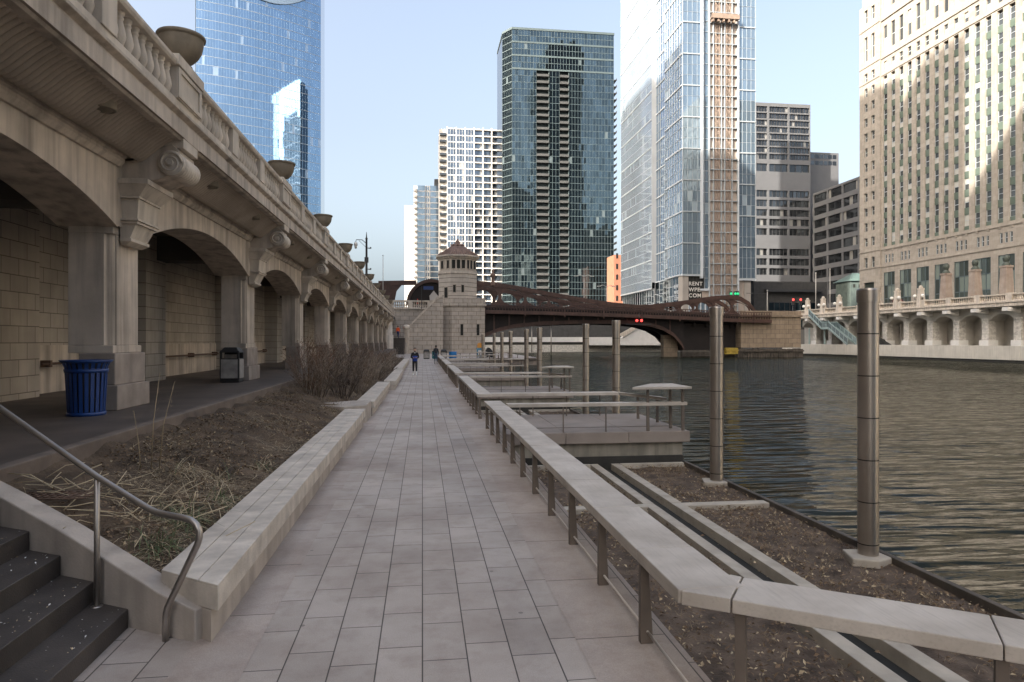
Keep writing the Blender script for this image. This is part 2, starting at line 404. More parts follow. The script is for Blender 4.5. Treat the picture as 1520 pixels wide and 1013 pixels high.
# handrail beside the stairs
hx, hy = -2.5, 5.66
hp = lambda u, z: (hx+UX*u, hy+UY*u, z)
hr = thing('handrail', 'brushed steel tube handrail curving down beside the dark steps', 'handrail', (-2.5, 5.66, 0))
b = MB()
pts = [hp(2.6, 2.20), hp(1.11, 1.61), hp(0, 1.15), hp(-.55, .955), hp(-.63, .935), hp(-.72, .927), hp(-.9, .92), hp(-.98, .91), hp(-1.03, .885), hp(-1.06, .845), hp(-1.06, .79), hp(-1.04, .74), hp(-.76, .27), hp(-.735, .21), hp(-.73, .15), hp(-.73, -.02)]
b.tube(pts, .0235, 12); b.build('rail', 'steel', hr)
for u, z0, z1 in ((0, .14, 1.14), (2.2, .8, 2.03)):
    b = MB(); b.tube([hp(u, z0), hp(u, z1)], .021, 12); b.lathe([(.045, z0+.002), (.045, z0+.008), (.022, z0+.012)], (hp(u, 0)[0], hp(u, 0)[1], 0), 12)
    b.build('post', 'steel', hr)

# ---- benches: stone planter walls along the left of the walk
def bench(x0, y0, y1, label, skew=.4, w=.53, x1=None, top=.43):
    """seat slab over a set-back base; x0 is the walk-side edge"""
    x1 = x0 if x1 is None else x1
    t = thing('stone_bench', label, 'bench', (x0, (y0+y1)/2, 0), 'stone benches edging the planter')
    b = MB(); b.prismZ([(x0-.055, y0+.03), (x1-.055, y1-.03), (x1-w+.1, y1-.03), (x0-w+.1, y0+skew)], -.02, top-.195); b.build('base', 'cheek', t, .006)
    L = y1-y0; n = max(1, round(L/1.55))
    for i in range(n):
        a, c = i/n, (i+1)/n; g0 = 0 if i == 0 else .004
        ya, yc = y0+L*a+g0, y0+L*c-.0
        xa, xc = x0+(x1-x0)*a, x0+(x1-x0)*c
        sk = skew if i == 0 else 0
        b = MB(); dz = rnd.uniform(-.004, .004)
        b.prismZ([(xa, ya), (xc, yc), (xc-w, yc), (xa-w, ya+sk)], top-.19, top-.02)
        for q in range(3):      # three boards' worth of joints along the top
            f0, f1 = q/3+(.006 if q else 0), (q+1)/3-(.006 if q < 2 else 0)
            b.prismZ([(xa-w*f0, ya+sk*f0), (xc-w*f0, yc), (xc-w*f1, yc), (xa-w*f1, ya+sk*f1)], top-.0205, top+dz+rnd.uniform(-.002, .002))
        b.build('seat_slab', 'bench', t, .004)
    return t
bench(-1.47, 5.18, 18.15, 'long pale stone bench with a mitred end beside the near bed of dead grass')
bench(-1.40, 20.3, 30.2, 'pale stone bench starting just past the wedge-shaped planter block', .05)
bench(-1.18, 30.8, 43.5, 'pale stone bench edging the grey shrubs, next to the man in the black jacket', .05)
bench(-1.30, 44.3, 70.0, 'farthest pale stone bench running towards the stone bridge tower', .05)
b = MB(); b.prismZ([(-3.15, 19.2), (-2.05, 18.35), (-1.50, 18.75), (-1.48, 20.2), (-2.0, 20.28)], -.02, .47)
one('planter_block', b, 'cheek', 'wedge-shaped low concrete planter end between two stone benches', 'planter end', bevel=.01)

# ---- garden beds on the river side, below the walk
PIERS = [(16.0, 20.1), (29.0, 33.0), (42.2, 46.2), (55.4, 59.4), (68.6, 72.6)]
BX = 6.4; BZ = -.77
def bedsoil(y0, y1, name='garden_soil'):
    g = MB(); nx, ny = 30, max(12, int((y1-y0)*6))
    for j in range(ny+1):
        for i in range(nx+1):
            x = PATHE-.1+(BX-PATHE+.1)*i/nx; y = y0+(y1-y0)*j/ny
            g.v.append((x, y, BZ-.07-(.3 if 4.02 < x < 4.66 else 0)+.025*math.sin(x*7+y*3)*math.sin(y*5.3-x*2)+rnd.uniform(-.015, .015)))
    for j in range(ny):
        for i in range(nx):
            a = j*(nx+1)+i; g.f.append((a, a+1, a+nx+2, a+nx+1)); g.m.append(0); g.sm.append(True)
    return g
beds = [(-5.5, 16.3), (19.8, 29.2), (32.8, 42.4), (46.0, 55.6), (59.2, 68.8)]
for y0, y1 in beds: struct('garden_soil', bedsoil(y0, y1), 'bedsoil')
def curbs(y0, y1, crosses, label):
    t = thing('garden_curb', label, 'kerb', (4.3, (y0+y1)/2, BZ), 'concrete kerbs dividing the sunken gardens')
    cuts = [y0]+list(crosses)+[y1]
    for (xa, xb) in ((3.98, 4.17), (4.5, 4.7)):
        for a, c in zip(cuts[:-1], cuts[1:]):
            b = MB(); b.box(xa, xb, a+(.12 if a != y0 else 0), c-(.12 if c != y1 else 0), BZ-.25, BZ+.02); b.build('long_kerb', 'curb', t, .008)
    for y in crosses:
        b = MB(); b.box(2.2, 4.17, y-.117, y+.117, BZ-.25, BZ+.016); b.build('cross_kerb', 'curb', t, .008)
        b = MB(); b.box(4.5, BX-.12, y-.117, y+.117, BZ-.25, BZ+.016); b.build('cross_kerb', 'curb', t, .008)
    for y, s in ((y0, 1), (y1, -1)):
        b = MB(); b.box(PATHE, 3.97, min(y, y+s*.14), max(y, y+s*.14), BZ-.25, BZ+.024); b.box(4.71, BX-.12, min(y, y+s*.14), max(y, y+s*.14), BZ-.25, BZ+.024); b.build('end_kerb', 'curb', t, .008)
    b = MB(); b.box(4.17, 4.5, y0, y1, BZ-.25, BZ-.13); b.build('channel', 'slot', t)
    b = MB(); b.box(BX-.07, BX+.02, y0, y1, -2.2, BZ+.03); b.build('river_edge', 'timber', t, .01)
    return t
curbs(-5.4, 15.98, [2.6, 11.85], 'pale concrete kerbs and dark channel crossing the nearest sunken garden')
lab = ['between the first and second piers', 'between the second and third piers', 'between the third and fourth piers', 'between the fourth and fifth piers']
for i in range(1, 5): curbs(PIERS[i-1][1]+.02, PIERS[i][0]-.02, [], 'pale concrete kerbs round the sunken garden '+lab[i-1])

# ---- rails: weathered board tops on tapered flat posts
def rail_run(t, P, d, L, pitch=1.23, top=.70, w=.42, th=.085, first=0, side=1, posts=True, rod=True):
    """boards and posts from point P along unit direction d; boards lie to the right of d when side=1"""
    d = Vector((d[0], d[1], 0)).normalized(); nrm = Vector((d.y, -d.x, 0))*side; P = Vector((P[0], P[1], 0))
    n = max(1, round(L/pitch)); pl = L/n
    for i in range(n):
        b = MB(); o = P+d*(i*pl)
        b.fbox(o, d, nrm, .003, pl-.003, top-th, top+rnd.uniform(-.003, .003), 0, w); b.build('board', 'wood', t, .007)
    if posts:
        for i in range(n+1):
            o = P+d*(min(L-.04, max(.04, i*pl)))
            b = MB()
            A = lambda q, z: tuple(o+nrm*q-d*.03+Vector((0, 0, z))); B = lambda q, z: tuple(o+nrm*q+d*.03+Vector((0, 0, z)))
            b.prism([(.04, -.01), (.135, -.01), (.095, top-th), (.04, top-th)], A, B); b.build('post', 'post', t, .004)
    if rod:
        b = MB(); b.tube([P+nrm*.09+Vector((0, 0, .09)), P+nrm*.09+d*L+Vector((0, 0, .09))], .011, 8); b.build('rod', 'rod', t)
RG = 'weathered board rails along the river side'
RX = 1.53
t = thing('board_rail', 'nearest weathered board rail on tapered steel posts, bent where the walk turns', 'railing', (RX, 10, 0), RG)
rail_run(t, (RX, 4.77), (0, 1), 12.3)
rail_run(t, (RX, 3.95), (0, 1), .815, posts=False)
d = Vector((DX, DY, 0)).normalized()      # mitred corner board
c0 = Vector((RX, 3.945, 0)); c1 = Vector((RX+.42, 3.945+.24, 0)); n2 = Vector((-d.y, d.x, 0))
b = MB(); b.prismZ([(RX, 3.949), (RX+.42, 3.949), (RX+.42, 3.949+.234)], .617, .699); b.build('corner_board', 'wood', t, .004)
e0 = c0+d*.30; e1 = e0+n2*.42
b = MB(); b.prismZ([(c0.x+.012, c0.y-.014), (e0.x, e0.y), (e1.x, e1.y), (c1.x+.014, c1.y-.016)], .615, .70); b.build('corner_board', 'wood', t, .005)
rail_run(t, tuple((e0+d*.008).xy), (d.x, d.y), 5.2, side=-1, pitch=1.3)
for i, (y0, y1) in enumerate(zip([p[1] for p in PIERS[:-1]], [p[0] for p in PIERS[1:]])):
    t = thing('board_rail', 'weathered board rail along the walk '+lab[i], 'railing', (RX, (y0+y1)/2, 0), RG)
    rail_run(t, (RX, y0-.9), (0, 1), y1-y0+1.3)
t = thing('board_rail', 'weathered board rail along the walk beyond the fifth pier', 'railing', (RX, 73, 0), RG)
rail_run(t, (RX, 71.7), (0, 1), 3.7)

# ---- piers
for i, (y0, y1) in enumerate(PIERS):
    o_ = ORD[i]
    t = thing('pier', 'flat concrete pier reaching into the river, %s from the front' % o_, 'pier', (4, (y0+y1)/2, 0), 'piers between the sunken gardens')
    xs = [PATHE, 3.4, 4.95, 6.5]
    for a, c in zip(xs[:-1], xs[1:]):
        b = MB(); b.box(a+.003, c-.003, y0, y1, -.27, 0.0); b.build('deck_slab', 'deckfas', t, .012)
    b = MB(); b.box(PATHE, 6.36, y0+.14, y1-.14, -.60, -.27); b.build('support_wall', 'wallwet', t)
    b = MB(); b.box(PATHE, 6.38, y0+.12, y1-.12, -2.2, -.60); b.build('waterline', 'dirt_edge', t, .01)
    t = thing('pier_rail', 'board rail with thin posts around the %s pier from the front' % o_, 'railing', (4, (y0+y1)/2, 0), 'rails around the piers')
    b = MB(); b.fbox((PATHE+.15, y0+.05, 0), (1, 0, 0), (0, 1, 0), 0, 4.45, .62, .70, 0, .30); b.build('board', 'wood', t, .006)
    b = MB(); b.fbox((RX+.43, y1-.8, 0), (1, 0, 0), (0, 1, 0), 0, 3.72, .62, .705, 0, .42); b.build('board', 'wood', t, .006)
    b = MB(); b.prismZ([(5.70, y1-.8), (6.4, y1-2.3), (6.4, y1-2.75), (5.75, y1-.38)][::-1], .62, .698); b.build('board', 'wood', t, .006)
    b = MB(); b.prismZ([(5.0, y0-.12), (6.5, y0-.12), (6.5, y0+1.2), (5.9, y0+1.2)], 1.03, 1.09); b.build('counter_board', 'wood', t, .006)
    for x in (2.3, 3.35, 4.4): 
        b = MB(); b.box(x-.012, x+.012, y0+.05, y0+.09, 0, .62); b.build('thin_post', 'post', t)
    for x, y, zt in ((5.45, y0+.08, 1.02), (6.2, y0+.55, 1.02), (6.34, y0+.08, 1.02), (6.05, y1-1.4, .62), (6.3, y1-2.3, .62)):
        b = MB(); b.prism([(-.03, 0), (.045, 0), (.03, zt), (-.03, zt)], lambda q, z: (x+q, y-.02, z), lambda q, z: (x+q, y+.02, z)); b.build('post', 'post', t)
    for x in (2.2, 3.2, 4.2, 5.2):
        b = MB(); b.box(x-.012, x+.012, y1-.45, y1-.41, 0, .62); b.build('thin_post', 'post', t)
    b = MB(); b.tube([(PATHE+.1, y0+.07, .12), (6.3, y0+.07, .12)], .008, 6); b.tube([(PATHE+.1, y1-.43, .12), (6.0, y1-.43, .12)], .008, 6); b.build('rod', 'post', t)

# ---- mooring piles
PL = [(6.13, 8.74), (6.19, 13.8), (6.75, 23.3), (6.85, 28.2), (6.3, 36.5), (6.3, 41.2), (6.4, 49.5), (6.4, 55), (6.5, 62), (6.5, 74)]
pn = ['on a pad in the front corner of the nearest garden', 'at the river edge just in front of the first pier', 'in the water just past the first pier', 'in the water in front of the second pier',
      'beyond the second pier', 'in front of the third pier', 'beyond the third pier', 'at the fourth pier', 'beyond the fourth pier', 'beyond the fifth pier']
for (x, y), q in zip(PL, pn):
    t = thing('mooring_pile', 'tall round steel mooring pile '+q, 'pile', (x, y, BZ), 'steel mooring piles')
    b = MB(); zq = [-2.5]+[-.6+.58*k for k in range(6)]+[2.84]
    for za, zb2 in zip(zq[:-1], zq[1:]):
        b.lathe([(.135, za+.004), (.135, zb2-.004)], (x, y, 0), 36, cap=False); b.lathe([(.1355, zb2-.008), (.1355, zb2+.008)], (x, y, 0), 36, 1, cap=False)
    b.build('shaft', ['pile', 'slot'], t)
    b = MB(); b.lathe([(.150, 2.74), (.150, 2.90)], (x, y, 0), 36, cap=True); b.lathe([(.15, 2.9), (.14, 2.925)], (x, y, 0), 36); b.build('collar', 'pile', t)
    if y < 15:
        b = MB(); b.prismZ([(x-.34, y-.16), (x-.05, y-.30), (x+.22, y-.2), (x+.2, y+.2), (x-.22, y+.26)], BZ-.2, BZ+.02); b.build('pad', 'curb', t, .02)
# ================================================================ THE ARCADE (two-level street viaduct)
AX = -5.48          # plane of the arches
PX = -4.41          # face of the parapet
BAY = 9.4; Y0 = 13.27; NB = 10
va = thing('arcade_viaduct', 'long limestone street arcade with segmental arches, scroll brackets and a balustrade', 'arcade', (AX, Y0, FZ))
yc = lambda k: Y0+.56+BAY*k
SPR, CROWN, TOPW = 4.27, 4.95, 5.53

def column(k):
    y = yc(k)
    b = MB()
    # shaft with chamfered and fluted near edge
    c = .15; XC = AX-.08
    half = [(XC-c, .625), (XC-c, .585), (XC-c*.86, .56), (XC-c*.6, .55), (XC-c*.35, .525), (XC-c*.22, .495), (XC-c*.2, .475), (XC, .475)]
    b.prismZ([(-6.32, y-.625)]+[(p, y-q) for p, q in half]+[(p, y+q) for p, q in half[::-1]]+[(-6.32, y+.625)], 2.12, SPR-.12)
    b.box(-6.32, XC+.004, y-.628, y+.628, SPR-.12, SPR+.02); b.box(-6.32, XC+.004, y-.628, y+.628, 1.98, 2.12)
    sh = b.build('column', 'conc', va, .012)
    p = MB(); p.box(-6.15, AX+.04, y-.73, y+.73, FZ, FZ+.45); p.build('plinth', 'plinth', sh, .015)
    p = MB(); p.box(-6.12, AX-.02, y-.685, y+.685, FZ+.45, 1.98); p.build('plinth', 'plinth', sh, .02)
    # corbel capital: stacked flaring blocks
    p = MB()
    def tier(z0, z1, o0, o1, h0, h1):
        p.prism([(0, 0), (1, 0), (1, 1), (0, 1)], lambda a, q: (AX-.05+(o0+.05)*a, y-h0+2*h0*q, z0), lambda a, q: (AX-.05+(o1+.05)*a, y-h1+2*h1*q, z1))
    tier(3.98, 4.04, .04, .14, .36, .42); tier(4.04, 4.10, .15, .15, .43, .43); tier(4.10, 4.36, .12, .24, .40, .44); tier(4.36, 4.41, .28, .28, .48, .48)
    tier(4.41, 4.45, .31, .31, .52, .52); tier(4.45, 4.82, .27, .30, .46, .48); tier(4.82, 4.86, .33, .33, .54, .54)
    tier(4.86, 5.06, .33, .50, .52, .62); tier(5.06, 5.16, .52, .52, .64, .64)
    p.build('capital', 'conc_lt', sh, .006)
    # scroll bracket carrying the overhang
    w = .44
    prof = [(AX-.1, 5.16), (AX+.35, 5.15), (AX+.6, 5.19), (AX+.78, 5.26), (AX+.95, 5.30), (AX+1.0, 5.5), (AX+.98, 5.76), (AX+.86, 5.86), (AX+.6, 5.78), (AX+.35, 5.6), (AX+.12, 5.52), (AX-.1, 5.52)]
    p = MB(); p.prismY(prof, y-w, y+w); br = p.build('scroll_bracket', 'conc', va, .012)
    p = MB(); rr = .235
    pr = [(rr-.01, -w-.045)]
    for i in range(9): pr += [(rr, -w-.04+i*.108+.01), (rr, -w-.04+i*.108+.085), (rr-.014, -w-.04+i*.108+.094)]
    pr += [(rr-.01, w+.045)]
    p.lathe(pr, (AX+.86, y, 5.50), 24, axis='Y')
    for sgn in (-1, 1):
        sp_pts = [(AX+.86+(.205-.15*i/34)*math.cos(.35*i), y+sgn*(w+.062), 5.50+(.205-.15*i/34)*math.sin(.35*i)) for i in range(35)]
        p.tube(sp_pts, [.026-.012*i/34 for i in range(35)], 6)
        p.lathe([(.2, -.03), (.2, .03)], (AX+.86, y+sgn*(w+.03), 5.50), 20, axis='Y')
        p.lathe([(.055, -.06), (.055, .06)], (AX+.86, y+sgn*(w+.05), 5.50), 16, axis='Y')
    p.build('volute', 'conc_lt', br)
    p = MB(); p.box(AX+.72, AX+1.06, y-.40, y+.40, 5.80, 5.985); p.build('top_block', 'conc_lt', br, .008)
for k in range(-1, NB+1): column(k)

for k in range(-1, NB):
    a, c = yc(k)+.625, yc(k+1)-.625
    n = 28; pts = []
    half = (c-a)/2; h = CROWN-SPR; rad = (half*half+h*h)/(2*h)
    for i in range(n+1):
        q = -half+2*half*i/n; pts.append(((a+c)/2+q, CROWN-rad+math.sqrt(rad*rad-q*q)))
    b = MB()
    poly = [(yc(k), SPR), (yc(k), TOPW+.02), (yc(k+1), TOPW+.02), (yc(k+1), SPR)]
    # arch wall as strips so that every face is clean
    X0, X1 = -6.5, AX
    for (y1, z1), (y2, z2) in zip(pts[:-1], pts[1:]):
        b.add([(X1, y1, z1), (X1, y2, z2), (X1, y2, TOPW), (X1, y1, TOPW), (X0, y1, z1), (X0, y2, z2), (X0, y2, TOPW), (X0, y1, TOPW)],
              [(0, 1, 2, 3), (5, 4, 7, 6), (4, 5, 1, 0)])
    b.box(X0, X1, yc(k), a, SPR+.021, TOPW); b.box(X0, X1, c, yc(k+1), SPR+.021, TOPW)
    b.build('arch', 'conc', va)
    b = MB()        # bed moulding at the top of the wall
    b.prismY([(AX-.02, 5.36), (AX+.05, 5.36), (AX+.12, 5.44), (AX+.12, 5.50), (AX+.16, 5.52), (AX+.16, TOPW+.04), (AX-.02, TOPW+.04)], yc(k)+.62, yc(k+1)-.62); b.build('bed_moulding', 'conc', va)
    # ribbed soffit under the overhang
    a2, c2 = yc(k)+.44, yc(k+1)-.44
    b = MB(); nu = 12; nr = 70 if k < 4 else 40; per = 6 if k < 4 else 2
    for j in range(nr*per+1):
        y = a2+(c2-a2)*j/(nr*per)
        ph = (j % per)/per; rib = -.085*math.sin(math.pi*ph)**.7 if per > 2 else (-.05 if j % 2 else 0)
        for i in range(nu+1):
            u = i/nu; x = AX+.13+(.97)*u
            sm = u*u*(3-2*u); sm = max(0, min(1, (u-.12)/.7)); sm = sm*sm*(3-2*sm); z = TOPW+.03+.41*sm+rib*max(0, min(1, (.84-u)*9))*max(0, min(1, (u-.07)*9))
            b.v.append((x, y, z))
    for j in range(nr*per):
        for i in range(nu):
            q = j*(nu+1)+i; b.f.append((q, q+1, q+nu+2, q+nu+1)); b.m.append(0); b.sm.append(False)
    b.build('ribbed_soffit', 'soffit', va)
    for ym in (yc(k)+2.65, yc(k+1)-2.65):
     b = MB(); b.lathe([(.19, .1), (.20, -.05), (.18, -.065), (.15, -.055)], (AX+.62, ym, 5.80), 20); b.lathe([(.15, 0), (.12, -.03), (.03, -.045)], (AX+.62, ym, 5.75), 20); b.build('soffit_light', 'urn', va)
YS, YE = yc(-1)-6, yc(NB)+.6
b = MB(); b.prismY([(AX+1.02, 5.93), (PX, 5.99), (PX, 6.27), (PX-.04, 6.29), (PX-.04, 6.33), (PX+.06, 6.38), (PX+.06, 6.43), (PX+.0, 6.46), (PX-.02, 6.50), (-6.5, 6.50), (-6.5, 5.93)][::-1], YS, YE); b.build('cornice', 'conc', va, .006)
b = MB(); b.box(PX-.48, PX-.05, YS, YE, 6.50, 6.64); b.build('plinth_course', 'conc_lt', va, .008)
b = MB(); b.prismY([(PX-.50, 7.22), (PX-.03, 7.22), (PX+.0, 7.27), (PX+.0, 7.33), (PX-.05, 7.37), (PX-.48, 7.37)][::-1], YS, YE); b.build('top_rail', 'conc_lt', va, .006)
bal_mesh = None
balprof = [(.075, 0), (.075, .035), (.052, .05), (.06, .075), (.088, .15), (.094, .20), (.082, .28), (.055, .40), (.05, .44), (.062, .455), (.062, .475), (.05, .49), (.066, .51), (.075, .53), (.075, .57)]
nbal = 0; rest = MB()
post_at = []
for k in range(-1, NB+1):
    y = yc(k)-.05
    b = MB(); b.box(PX-.40, PX-.02, y-.65, y+.65, 6.64, 7.22)
    b.box(PX-.02, PX+.012, y-.65, y-.52, 6.66, 7.21); b.box(PX-.02, PX+.012, y+.52, y+.65, 6.66, 7.21); b.box(PX-.02, PX+.012, y-.52, y+.52, 6.66, 6.74); b.box(PX-.02, PX+.012, y-.52, y+.52, 7.13, 7.21)
    b.build('pedestal', 'conc_lt', va, .008)
    b = MB(); b.box(PX-.66, PX+.035, y-.72, y+.72, 7.225, 7.425); b.build('pedestal_cap', 'conc_lt', va, .012)
    if k == NB: break
    p1, p2 = y+3.30, y+6.05
    for p in (p1, p2):
        b = MB(); b.box(PX-.36, PX-.02, p-.24, p+.24, 6.64, 7.22); b.build('parapet_post', 'conc_lt', va, .008)
    for lo, hi in ((y+.65, p1-.24), (p1+.24, p2-.24), (p2+.24, y+BAY-.65)):
        for i in range(9):
            q = lo+(hi-lo)*(i+.5)/9
            if q < 4: continue
            if nbal < 90:
                if bal_mesh is None:
                    b = MB(); b.lathe(balprof, (0, 0, 0), 12)
                    bo = b.build('baluster', 'conc_lt', va); bo.matrix_parent_inverse = Matrix.Identity(4); bal_mesh = bo
                else:
                    bo = bal_mesh.copy(); COL.objects.link(bo)
                bo.location = Vector((PX-.165, q, 6.645))-Vector(va.location); nbal += 1
            else: rest.lathe(balprof[::2], (PX-.165, q, 6.645), 8)
rest.build('baluster', 'conc_lt', va, kind='stuff')

# ---- inside: back wall, ceiling, beams, pipe rail
b = MB(); b.box(-9.5, -9.0, 16.6, 112, FZ, 5.5); b.build('back_wall', 'block', va)
b = MB(); b.box(-9.5, -8.54, -10, 16.6, FZ, 5.5); b.box(-9.7, -9.5, 16.6, 112, FZ, 5.5); b.build('projecting_wall', 'block', va)
b = MB(); b.box(-9.0, -8.96, 16.6, 112, FZ, 2.1); b.build('wall_base', 'conc', va)
for k in range(1, NB):
    y = yc(k); b = MB(); b.box(-9.0, -8.3, y-1.3, y+.3, FZ, 5.5); b.build('wall_pier', 'blockx' if 0 else 'block', va)
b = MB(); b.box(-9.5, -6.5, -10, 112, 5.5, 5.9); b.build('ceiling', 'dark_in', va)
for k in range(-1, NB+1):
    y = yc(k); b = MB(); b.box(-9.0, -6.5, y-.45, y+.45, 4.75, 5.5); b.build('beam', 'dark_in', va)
for k in range(0, 5):
    y = yc(k)+1.2 if k else 17.2; y1 = yc(k+1)-1.6
    b = MB(); b.tube([(-8.78, y, 1.66), (-8.78, y1, 1.66)], .03, 8)
    for q in (y+.3, (y+y1)/2, y1-.3): b.box(-8.97, -8.74, q-.05, q+.05, 1.58, 1.74)
    one('pipe_rail', b, 'rust', 'rusty pipe rail bolted along the arcade back wall in the %s bay' % ORD[k], 'pipe', 'pipe rails in the arcade')
# floodlight boxes hanging under the arches
for k in (0, 1, 2):
    y = yc(k)+2.9; t = thing('floodlight', 'white box floodlight hanging under the %s full arch of the arcade' % ORD[k], 'lamp', (-6.9, y, 5.0), 'floodlights under the arches')
    b = MB(); b.prismY([(-7.15, 4.55), (-6.8, 4.48), (-6.62, 4.68), (-6.68, 4.90), (-7.05, 4.92)], y-.16, y+.16); b.build('housing', 'fixture', t, .02)
    b = MB(); b.tube([(-6.9, y, 4.92), (-6.9, y, 5.5)], .025, 8); b.build('stem', 'lampmetal', t)
# upper street and the wall of land it rests on
g = MB(); g.prismZ([(-4.9, 135), (-60, 135), (-60, -60), (-4.9, -60)], 6.1, 6.48); struct('upper_street', g, 'asph')
g = MB(); g.prismZ([(-16, 140), (-400, 140), (-400, -60), (-16, -60)], -4, 6.0); struct('south_bank_ground', g, 'ground')

# ---- urns on the parapet
for k in range(0, NB):
    y = yc(k)-.05; zb = 7.425
    t = thing('stone_urn', 'shallow round urn on the arcade parapet above the %s column from the front' % ORD[k], 'urn', (PX-.17, y, zb), 'urns on the arcade parapet')
    b = MB(); b.lathe([(.20, 0), (.20, .03), (.12, .06), (.13, .08), (.22, .12), (.31, .22), (.37, .34), (.395, .46), (.40, .54)], (PX-.17, y, zb), 28); b.build('bowl', 'urn', t)
    b = MB(); b.lathe([(.40, .54), (.435, .555), (.44, .59), (.425, .615), (.38, .615), (.37, .56)], (PX-.17, y, zb), 28, cap=False); b.lathe([(.37, .565), (.01, .57)], (PX-.17, y, zb), 28, cap=False); b.build('rim', 'urn', t)

# ================================================================ LITTER BINS
bx, by = -5.62, 12.35
t = thing('litter_bin', 'blue slatted metal litter bin standing by the first arcade column', 'bin', (bx, by, FZ), 'litter bins')
r0, r1, H = .275, .335, .93
for i in range(22):
    a = 2*math.pi*i/22; dx_, dy_ = math.cos(a), math.sin(a)
    b = MB(); n = Vector((dx_, dy_, 0)); u = Vector((-dy_, dx_, 0)); w = .027
    P = lambda r, s, z: tuple(Vector((bx, by, FZ))+n*r+u*s+Vector((0, 0, z)))
    prof = [(r0, .03), (r0+.012, .25), (r0+.03, .6), (r1-.02, .8), (r1+.02, H-.03)]
    for (ra, za), (rb, zb) in zip(prof[:-1], prof[1:]):
        b.add([P(ra, -w, za), P(ra, w, za), P(rb, w, zb), P(rb, -w, zb), P(ra-.008, -w, za), P(ra-.008, w, za), P(rb-.008, w, zb), P(rb-.008, -w, zb)], [(0, 1, 2, 3), (5, 4, 7, 6), (1, 5, 6, 2), (4, 0, 3, 7)])
    b.build('slat', 'blue', t)
def ring(r_a, z_a, r_b, z_b, th=.014):
    b = MB(); b.lathe([(r_a, z_a), (r_a+th, z_a), (r_b+th, z_b), (r_b, z_b), (r_a, z_a)], (bx, by, FZ), 32, cap=False); return b
ring(r1+.0, H-.045, r1+.035, H, .03).build('rim', 'blue', t)
ring(r0-.015, .0, r0-.012, .06, .03).build('base_ring', 'blue', t)
ring(r1-.03, .72, r1-.022, .78, .016).build('band', 'blue', t)
b = MB(); b.lathe([(.24, .05), (.29, .90)], (bx, by, FZ), 24, cap=True); b.build('liner', 'black', t)
def litter(x, y, z, label, hgt=1.06, w=.28):
    t = thing('litter_bin', label, 'bin', (x, y, z), 'litter bins')
    b = MB(); b.box(x-w, x+w, y-w, y+w, z, z+.08); b.build('base', 'black', t, .02)
    b = MB(); b.box(x-w, x+w, y-w, y+w, z+.08, z+.68*hgt); b.build('body', 'black', t, .015)
    b = MB(); b.box(x-w+.04, x+w-.04, y-w-.012, y-w-.002, z+.13, z+.66*hgt); b.box(x+w+.002, x+w+.012, y-w+.04, y+w-.04, z+.13, z+.66*hgt); b.build('panel', 'binpanel', t)
    b = MB(); zt = z+.68*hgt; hh = z+hgt
    b.box(x-w, x+w, y+w-.05, y+w, zt, hh-.1); 
    for sx in (-1, 1):
        for sy in (-1, 1): b.box(min(x+sx*w, x+sx*(w-.07)), max(x+sx*w, x+sx*(w-.07)), min(y+sy*w, y+sy*(w-.07)), max(y+sy*w, y+sy*(w-.07)), zt, hh-.1)
    b.prism([(0, 0), (1, 0), (1, 1), (0, 1)], lambda p, q: (x-w-.02+(2*w+.04)*p, y-w-.02+(2*w+.04)*q, hh-.16), lambda p, q: (x-w+.1+(2*w-.2)*p, y-w+.1+(2*w-.2)*q, hh))
    b.build('hood', 'black', t, .02)
    b = MB(); b.box(x-w+.1, x+w-.1, y-.1, y+.1, zt, zt+.12); b.build('bin_liner', 'binpanel', t)
    return t
litter(-5.75, 21.7, FZ, 'black and grey hooded litter bin beside the second arcade column')
litter(.5, 84.5, 0, 'black hooded litter bin on the walk, left of the man in jeans', 1.15, .36)
litter(2.6, 84.5, 0, 'black hooded litter bin on the walk between the man in jeans and a blue barrel', 1.15, .36)

ycab = atX(406, -8.75)[0]
t = thing('electrical_cabinet', 'grey electrical cabinet fixed to the arcade back wall in the third bay', 'cabinet', (-8.8, ycab, 1.9))
b = MB(); b.box(-8.95, -8.6, ycab-.55, ycab+.55, 1.75, 3.0); b.build('box', 'fixture', t, .02)
b = MB(); b.box(-8.595, -8.57, ycab-.48, ycab+.48, 1.83, 2.92); b.build('door', 'fixture', t, .005)
b = MB(); b.tube([(-8.8, ycab, 3.0), (-8.8, ycab, 5.4)], .04, 8); b.build('conduit', 'fixture', t)
# ================================================================ BRIDGE TOWER AND STAIR
t = thing('bridge_tower', 'octagonal limestone bridge tender house with clay roof on a tall stone base', 'tower', (6.6, 126, 0))
TXc, TYc = 6.45, 126.5
def octa(r, c=(TXc, TYc), a0=22.5): return [(c[0]+r*math.cos(R(a0+45*i)), c[1]+r*math.sin(R(a0+45*i))) for i in range(8)]
b = MB(); b.prismZ([(3.6, 123.6), (5.2, 122.2), (10.6, 122.2), (11.2, 122.8), (11.2, 131), (3.6, 131)], -.1, 8.5); b.build('base', 'ashlar', t, .03)
b = MB(); b.prismZ([(3.4, 123.45), (5.1, 121.95), (10.75, 121.95), (11.45, 122.65), (11.45, 131.1), (3.4, 131.1)], 8.5, 8.9); b.prismZ([(3.55, 123.55), (5.15, 122.1), (10.65, 122.1), (11.3, 122.75), (11.3, 131.05), (3.55, 131.05)], 8.9, 9.9); b.build('base_cornice', 'ashlar', t, .03)
b = MB(); b.prismZ(octa(3.72), 9.9, 15.0); sh = b.build('shaft', 'bandst', t)
b = MB(); b.prismZ(octa(3.86), 14.4, 14.65); b.prismZ(octa(3.58), 15.0, 17.2); b.build('lantern_storey', 'conc_lt', t)
